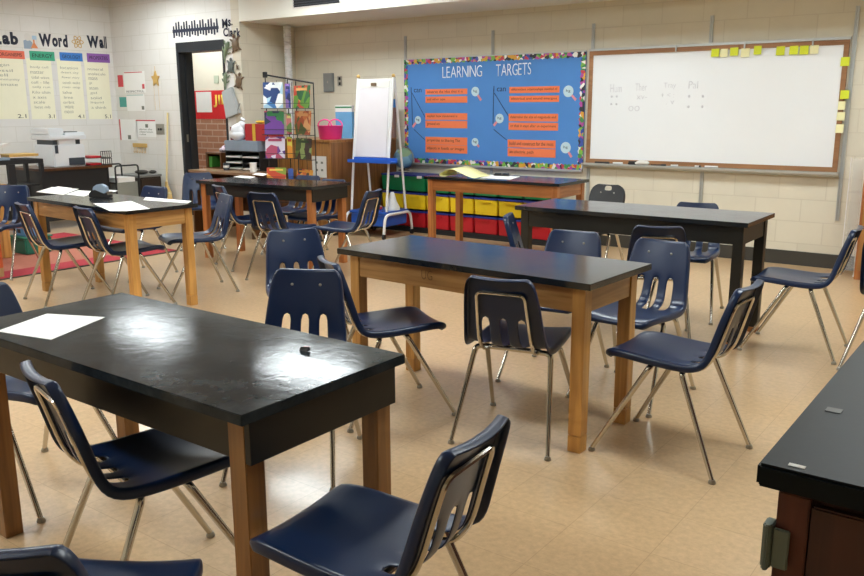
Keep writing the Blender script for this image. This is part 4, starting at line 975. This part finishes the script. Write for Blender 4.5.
# ------------------------------------------------------------------ desk by the door and its clutter
QX0, QX1, QY0, QY1 = -8.2, -7.12, 6.22, 6.92
t = thing('side_desk', 'brown wooden desk crowded with organisers beside the open door', 'desk', ((QX0+QX1)/2, (QY0+QY1)/2, 0))
a_, b_ = (QX1-QX0)/2, (QY1-QY0)/2
part('desktop', MB().box((-a_, -b_, .71), (a_, b_, .74)), wood('tan desk top', 'a58464', '8a6848', 'x'), t, .003)
for sx in (-1, 1): part('side_panel', MB().box((sx*(a_-.03)-.012, -b_+.02, 0), (sx*(a_-.03)+.012, b_-.02, .709)), 'cab_dark', t)
part('back_panel', MB().box((-a_+.05, b_-.05, .2), (a_-.05, b_-.03, .709)), 'cab_dark', t)
yq = 6.62
def qp(u, v, y=yq): return at(u, v, y=y)
a, b = qp(213.5, 176), qp(227.5, 152.5)
t = thing('book_box', 'dark brown open wooden box with a green folder inside on the desk', 'box', ((a.x+b.x)/2, yq, .741))
w = (b.x-a.x)/2; h = b.z-.741
part('frame', MB().box((-w, -.1, 0), (-w+.03, .1, h)).box((w-.02, -.1, 0), (w, .1, h)).box((-w+.03, .08, 0), (w-.02, .1, h)).box((-w+.03, -.1, h-.02), (w-.02, .08, h)).box((-w+.03, -.1, 0), (w-.02, .08, .012)), 'cab_dark', t)
part('folder', MB().box((-w+.035, -.08, .013), (-w+.085, .06, h-.05)), mat('leaf green card', '3f8a35', .6), t)
c = qp(225, 148)
o = solo('flower_ornament', MB().ball((c.x, yq, .741+h+.045), .045, 7, (1, 1, .9)).ball((c.x+.02, yq-.03, .741+h+.035), .032, 7).ball((c.x-.05, yq-.01, .741+h+.03), .03, 7), patches('purple flower', ['8a4a7a', 'd8c8d4', '5a2f4a', '8a8a90'], 26), 'small purple and white ornament on top of the dark wooden box', 'ornament', smooth=True)
c = qp(226.5, 169, 6.4)
t = thing('mug', 'dark mug with pale band standing in front of the dark wooden box', 'mug', (c.x, 6.4, .741)); part('cup', MB().lathe([(.03, 0), (.034, .004), (.036, .085), (.032, .085), (.03, .01)], n=16), 'printer_dk', t, 0, True); part('band', MB().lathe([(.0365, .03), (.037, .032), (.037, .055), (.0365, .057)], n=16), 'paper2', t, 0, True); part('handle', MB().tube([(.034, 0, .07), (.058, 0, .06), (.058, 0, .03), (.034, 0, .02)], .005, 6), 'printer_dk', t)
a, b = qp(229.8, 172, 6.75), qp(238, 127, 6.75)
t = thing('tall_binder', 'tall dark red binder standing beside the black letter organiser', 'binder', ((a.x+b.x)/2+.06, 6.835, .741)); w = (b.x-a.x)/2; h = b.z-.741
part('cover', MB().box((-w, -.1, 0), (w, .1, h)), 'darkred', t, .004); part('spine_label', MB().box((-w*.5, -.1015, h*.3), (w*.5, -.1005, h*.55)), mat('faded label', '8a4a44', .6), t)
a, b = qp(235.2, 172), qp(268, 151); w = (b.x-a.x)/2; h = .952-.741
t = thing('letter_organizer', 'black letter tray organiser with white papers on the desk by the door', 'organiser', ((a.x+b.x)/2, yq, .741))
part('case', MB().box((-w, -.13, 0), (-w+.012, .14, h)).box((w-.012, -.13, 0), (w, .14, h)).box((-.006, -.13, 0), (.006, .14, h)).box((-w+.012, .125, 0), (-.006, .14, h)).box((.006, .125, 0), (w-.012, .14, h)).box((-w, -.13, h+.0005), (w, .14, h+.012)), 'blk', t)
for k in range(3):
    z = .005+k*.068
    for s0, s1 in ((-w+.013, -.007), (.007, w-.013)):
        part('shelf', MB().box((s0, -.13, z), (s1, .12, z+.006)), 'blk', t)
        if not (s0 > 0 and k == 1): part('paper_stack', MB().box((s0+.015, -.15, z+.0065), (s1-.02, .1, z+.02)), 'paper', t)
ztop = .741+h+.0125
a, b = qp(235, 151), qp(267, 139)
t = thing('flat_box', 'pale blue-grey flat box lying on top of the black letter organiser', 'box', ((a.x+b.x)/2, yq, ztop)); w = (b.x-a.x)/2
part('tray', MB().box((-w, -.15, 0), (w, .15, .07)), 'bluegrey', t, .006); part('lid', MB().box((-w-.004, -.154, .071), (w+.004, .154, .115)), 'bluegrey', t, .006)
zg = ztop+.1155
a, b = qp(249.5, 141), qp(275.5, 122.5); w = (b.x-a.x)/2
t = thing('gift_box', 'red box with gold ribbon on top of the pale blue-grey flat box', 'box', ((a.x+b.x)/2+.03, yq, zg))
part('carton', MB().box((-w, -.09, 0), (w, .09, .19)), 'giftred', t, .004); part('ribbon', MB().box((-w*.42, -.0925, 0), (-w*.2, -.0905, .192)).box((-w*.42, -.0925, .1905), (-w*.2, .09, .194)), 'gold', t); part('bow', MB().ball((w*.0, -.04, .213), .05, 7, (1.6, 1, .35)), 'gold', t, 0, True)
a, b = qp(239.5, 141, 6.58), qp(254, 117.5, 6.58); w = (b.x-a.x)/2
t = thing('plastic_bag', 'crumpled white plastic bag next to the red box with gold ribbon', 'bag', ((a.x+b.x)/2-.10, 6.54, zg))
mb = MB().ball((0, 0, .1), .1, 10, (w/.1*.8, .8, 1.0)).ball((w*.3, .02, .15), .07, 8, (1, .8, .9)).ball((-w*.4, .0, .07), .07, 8, (1, .9, .9)).ball((w*.1, -.03, .06), .08, 8, (1.2, .8, .8))
mb.v = [(x*(1+.12*math.sin(37*z+21*y)), y*(1+.12*math.sin(41*x+17*z)), max(0, z*(1+.06*math.sin(29*x+31*y)))) for x, y, z in mb.v]
part('film', mb, 'bag', t, 0, True); part('twist', MB().tube([(w*.4, .02, .225), (w*.5, .02, .245)], [.02, .03], 7), 'bag', t, 0, True)
c = qp(253.5, 172, 6.36)
t = thing('paper_cup', 'white cup standing in front of the black letter organiser', 'cup', (c.x, 6.36, .741)); part('cup', MB().lathe([(.034, 0), (.036, .002), (.04, .1), (.042, .102), (.038, .101), (.033, .004)], n=18), 'paper', t, 0, True); part('rim', MB().lathe([(.0415, .1025), (.0435, .105), (.0415, .1075), (.039, .105)], n=18), 'white', t, 0, True)
pts = [at(u, v, z=.742) for u, v in ((252, 174.5), (258, 172.8), (268, 174), (263, 176))]
solo('paper_sheet', MB().slab(pts, (0, 0, 1), .002), 'paper', 'white sheet on the desk by the door beside the white cup', 'paper')

# ------------------------------------------------------------------ teacher's corner
pb = at(0, 279, z=0)
t = thing('area_rug', 'red bordered rug with salmon middle on the floor beyond the oak table of papers', 'rug', (-8.4, 3.6, 0))
RX0, RX1, RY0, RY1, bwid = -.95, 1.20, -1.9, 1.66, .3
part('field', MB().box((RX0+bwid, RY0+bwid, 0), (RX1-bwid, RY1-bwid, .010)), 'rug_pink', t)
part('border', MB().box((RX0, RY0, 0), (RX1, RY0+bwid, .012)).box((RX0, RY1-bwid, 0), (RX1, RY1, .012)).box((RX0, RY0+bwid, 0), (RX0+bwid, RY1-bwid, .012)).box((RX1-bwid, RY0+bwid, 0), (RX1, RY1-bwid, .012)), 'rug_red', t)
part('edging', MB().box((RX1+.001, RY0, 0), (RX1+.02, RY1, .009)), 'base', t)
# oak worktable at the photo edge
t = thing('oak_worktable', 'plain oak worktable at the photo edge behind a navy chair, leg standing on the rug', 'table', (-8.75, 3.55, .0125))
part('tabletop', MB().box((-.6, -.5, .68), (.6, .5, .72)), 'oak_y', t, .003)
for sx in (-1, 1):
    for sy in (-1, 1): part('leg', MB().box((sx*.55-.035, sy*.45-.035, 0), (sx*.55+.035, sy*.45+.035, .679)), 'oak_z', t, .003)
# bins and a box on the rug
t = thing('toy_tub', 'green plastic tub on the rug under the oak worktable', 'tub', (-8.33, 4.32, .0115)); part('tub', MB().box((-.16, -.14, 0), (.16, .14, .16)), mat('teal green plastic', '1f6a55', .5), t, .012); part('rim', MB().box((-.17, -.15, .161), (.17, .15, .175)), mat('teal green rim', '2a8066', .5), t, .004)
t = thing('blue_tub', 'pale blue box with dark lid standing on the green tub', 'box', (-8.35, 4.33, .1875)); part('box', MB().box((-.13, -.11, 0), (.13, .11, .1)), mat('pale blue plastic', '5a94c8', .5), t, .008); part('handle', MB().box((-.03, -.113, .03), (.03, -.1105, .07)), 'blk', t)
t = thing('snack_carton', 'tall orange and white carton standing on the floor under a navy chair', 'carton', (-7.33, 3.42, .0125), .5); part('carton', MB().box((-.09, -.05, 0), (.09, .05, .3)), mat('tan carton', 'c2a070', .6), t, .002); part('front_panel', MB().box((.0905, -.045, .08), (.0925, .045, .29)), mat('orange print', 'd8683a', .6), t); part('side_panel', MB().box((-.08, -.0525, .08), (.08, -.0505, .29)), mat('orange print side', 'd8683a', .6), t)
# black desk with printer
t = thing('teacher_desk', 'dark desk with black front panel under the white printer', 'desk', (-10.12, 5.72, 0))
part('desktop', MB().box((-.40, -.46, .71), (.38, .50, .74)), 'cab_dark', t, .003)
part('front_panel', MB().box((.33, -.40, .1), (.35, .435, .709)), 'blk', t)
for sy in (-.42, .44): part('side_panel', MB().box((-.38, sy, 0), (.35, sy+.02, .709)), 'blk', t)
xp = -9.82
a, b = at(55, 166.5, x=xp), at(86.5, 166, x=xp); y0, y1 = a.y, b.y; yc = (y0+y1)/2; w = (y1-y0)/2
t = thing('printer', 'white multifunction printer with scanner lid on the dark desk', 'printer', (xp-.22, yc, .741))
zb = at(60, 145, x=xp).z-.741; zs = at(60, 140, x=xp).z-.741; zl = at(60, 133.5, x=xp).z-.741; za = at(48, 128.5, x=xp).z-.741
part('body', MB().box((-.22, -w, 0), (.22, w, zb)), 'printer', t, .012)
part('output_bay', MB().box((-.2, -w+.03, zb+.001), (.17, w-.03, zs-.001)), 'printer_dk', t)
part('bay_pillar', MB().box((.16, -.12, zb+.001), (.2, .1, zs-.001)), 'printer', t)
part('scanner', MB().box((-.23, -w-.03, zs), (.23, w+.03, zl-.02)), 'printer', t, .01)
part('document_feeder', MB().box((-.22, -w-.03, zl-.019), (.2, -w+.17, za)), 'printer', t, .012)
part('scanner_lid', MB().box((-.22, -w+.18, zl-.019), (.2, w+.025, zl+.01)), 'printer', t, .006)
part('control_panel', MB().box((.03, .0, zl+.0105), (.18, w-.06, zl+.02)), 'printer_dk', t)
part('paper_tray', MB().box((.2205, -.02, .02), (.235, w-.02, .11)), 'printer_dk', t, .003)
part('side_vent', MB().box((.2205, -w+.02, .17), (.226, -w+.06, .27)), 'printer_dk', t)
# black stand with papers
xs_ = -9.56
t = thing('black_stand', 'black open stand piled with papers and folders beside the printer', 'stand', (xs_-.2, 4.79, 0))
ztp = .875
part('shelf_top', MB().box((-.2, -.5, ztp-.05), (.2, .42, ztp)), 'blk', t, .003)
for sy in (-.46, .02, .40): part('leg', MB().box((.15, sy-.02 if sy != .02 else .0, 0), (.2, sy+.02 if sy != .02 else .08, ztp-.051)), 'blk', t)
for sy in (-.46, .40): part('leg', MB().box((-.2, sy-.02, 0), (-.15, sy+.02, ztp-.051)), 'blk', t)
part('lower_shelf', MB().box((-.195, -.43, .56), (.145, .375, .58)), 'blk', t)
rr = random.Random(3)
for k, (mt, nm) in enumerate((('bluegrey', 'pale blue folder at the bottom of the pile on the black stand'), ('paper', 'white papers above the pale blue folder on the black stand'), ('darkred', 'dark red folder in the pile on the black stand'), ('tan', 'tan folder in the pile on the black stand'), ('paper2', 'crumpled white papers on top of the pile on the black stand'))):
    z = ztp+.001+[0, .031, .062, .031, .093][k]; y_ = [-.12, -.22, -.24, .2, -.1][k]
    mb = MB().slab([(-.16, y_-.2, 0), (.17, y_-.19, 0), (.16, y_+.19, 0), (-.15, y_+.2, 0)] if k != 3 else [(-.16, y_-.17, 0), (.17, y_-.16, 0), (.16, y_+.19, 0), (-.15, y_+.2, 0)], (0, 0, 1), .028)
    if k in (0, 1, 2): pass
    if k == 4: mb = MB().slab([(-.14, -.3, 0), (.16, -.28, 0), (.17, -.1, .03), (.15, .1, .07), (-.13, .08, .06), (-.15, -.12, .02)], (0, 0, 1), .03)
    o = part('paper_pile' if 'paper' in mt else 'folder', mb, mt, None); o.location = (xs_-.2, 4.79, z)
    if k in (0, 1, 2, 4): o.location.y -= .02
    if k == 3: o.location.y += .0
    tag(o, nm, 'papers' if 'paper' in mt else 'folder')
solo('paper_pile', MB().box((xs_-.37, 4.5, .5805), (xs_-.08, 4.78, .60)).box((xs_-.35, 4.52, .6005), (xs_-.1, 4.8, .615)), 'paper', 'white papers on the lower shelf of the black stand', 'papers')
for k in range(1):
    t = thing('document_tray', 'two-tier black wire tray with red folders on the dark desk beside the printer', 'tray', (-9.92, 0, .741))
    a, b = at(88, 163, x=-9.92), at(110, 163, x=-9.92); t.location.y = (a.y+b.y)/2; w = (b.y-a.y)/2
    t.location.y = min(t.location.y, 6.215-w)+.02
    for z in (.0, .09):
        part('tier', MB().box((-.15, -w, z), (.15, w, z+.006)), 'blk', t)
        part('folder', MB().box((-.13, -w+.01, z+.007), (.15, w*.1, z+.03)), 'giftred', t)
        for j in range(6): part('wire', MB().tube([(.15, w*(.05+.19*j), z+.006), (.15, w*(.05+.19*j), z+.085)], .005, 5), 'blk', t)
        part('rim', MB().tube([(.15, w*.05, z+.083), (.15, w, z+.083)], .005, 5), 'blk', t)
t = thing('wire_cart', 'black wire cart holding a crate of white papers next to the dark desk', 'cart', (-9.95, 6.43, 0))
fr = MB()
for x in (-.18, .2):
    fr.tube(bend([(x, -.17, 0), (x, -.17, .72), (x, .17, .72), (x, .17, 0)], .04), .011, 7)
fr.tube([(-.18, -.17, .5), (.2, -.17, .5)], .008, 6).tube([(-.18, .17, .5), (.2, .17, .5)], .008, 6).tube([(-.18, -.17, .15), (.2, -.17, .15)], .008, 6).tube([(-.18, .17, .15), (.2, .17, .15)], .008, 6)
part('frame', fr, 'blk', t, 0, True); part('crate', MB().box((-.165, -.155, .15), (.185, .155, .5)), mat('grey mesh', '8c8f88', .6, var=.3, scale=80), t)
part('paper_stack', MB().box((-.15, -.12, .501), (.17, .13, .56)), 'paper', t)
t = thing('dark_cabinet', 'squat dark brown cabinet with a grey top near the broom', 'cabinet', (-10.05, 6.84, 0))
part('body', MB().box((-.25, -.2, 0), (.25, .14, .54)), mat('dark brown laminate', '2e231d', .45), t, .004); part('top', MB().box((-.26, -.21, .541), (.26, .15, .57)), 'grey', t, .003); part('door', MB().box((.2505, -.18, .04), (.26, .12, .52)), mat('dark brown door', '33261f', .45), t)
o = solo('cloth_bundle', MB().ball((-10.0, 6.82, .601), .06, 7, (1.8, 1.4, .5)).ball((-9.95, 6.96, .596), .05, 7, (1.2, 1, .5)), 'base', 'dark rumpled cloth lying on the squat dark cabinet', 'cloth', smooth=True)

# ------------------------------------------------------------------ dark bench at the camera's side
bx0, by0 = -.31, 1.25
t = thing('lab_bench', 'dark lab bench with thick black top and red-brown cabinet at the photo corner', 'bench', (bx0, by0, 0))
part('worktop', MB().box((0, 0, .872), (.66, 2.2, .91)), 'bench_top', t, .005)
part('carcass', MB().box((.028, .045, 0), (.64, 2.16, .871)), 'bench_wood', t, .003)
part('stile', MB().box((.028, .030, .06), (.075, .0445, .86)), wood('bench stile', '6a3420', '48200f', 'z', rough=.6, coat=0), t, .002)
dr = part('door', MB().box((.078, .026, .08), (.6, .0445, .85)), 'bench_wood', t, .003)
part('hinge', MB().box((.012, .018, .731), (.027, .046, .806)).box((.0275, .019, .735), (.052, .0255, .802)).tube([(.02, .016, .73), (.02, .016, .807)], .006, 8), mat('grey green hinge', '6a746c', .5, metal=.5), dr, .002)
c = at(834, 410.5, z=.9105)
part('socket_plate', MB().cbox((c.x-bx0, c.y-by0, .911), (.026, .024, .001)), 'base', t)
part('chip_mark', MB().cbox((*(lambda p: (p.x-bx0, p.y-by0))(at(797, 466, z=.9105)), .9108), (.024, .01, .0008)), 'paper2', t)

# wooden cabinet and clear stand at the far photo edge
t = thing('corner_cabinet', 'reddish brown wooden cabinet against the block wall at the photo edge', 'cabinet', (-.93, 7.9, 0))
part('carcass', MB().box((-.33, -.18, 0), (.33, .22, 1.1)), 'red_z', t, .004); part('door', MB().box((-.31, -.2, .08), (.31, -.1805, 1.07)), 'cab', t, .004); part('knob', MB().ball((-.26, -.215, .7), .015, 6), 'steel', t, 0, True)
t = thing('clear_stand', 'narrow clear plastic stand between the whiteboard track and the brown cabinet', 'stand', (-1.345, 7.95, 0))
part('panel', MB().box((-.045, -.1, .05), (.055, -.096, 1.0)).box((-.045, .06, .05), (.055, .064, 1.0)), 'clear', t)
for z in (.05, .35, .72, 1.0): part('shelf', MB().box((-.045, -.0955, z), (.055, .0595, z+.006)), 'clear', t)
for sx in (-.05, .06): part('edge', MB().tube([(sx, -.098, .0), (sx, -.098, 1.02)], .0035, 6), 'white', t); part('edge', MB().tube([(sx, .062, .0), (sx, .062, 1.02)], .003, 6), 'clear', t)
for sx in (-.05, .06):
    part('foot', MB().box((sx-.006, -.11, 0), (sx+.006, .075, .012)), 'white', t)

# ------------------------------------------------------------------ world, view
w = bpy.data.worlds.new('world'); S.world = w; w.use_nodes = True
w.node_tree.nodes['Background'].inputs[0].default_value = (.8, .85, 1, 1); w.node_tree.nodes['Background'].inputs[1].default_value = .2
S.view_settings.view_transform = 'Standard'; S.view_settings.look = 'None'; S.view_settings.gamma = 1; S.view_settings.use_curve_mapping = False
S.view_settings.exposure = 0.0
S.cycles.use_denoising = True; S.cycles.max_bounces = 8; S.cycles.diffuse_bounces = 5; S.cycles.glossy_bounces = 4; S.cycles.caustics_reflective = False; S.cycles.caustics_refractive = False
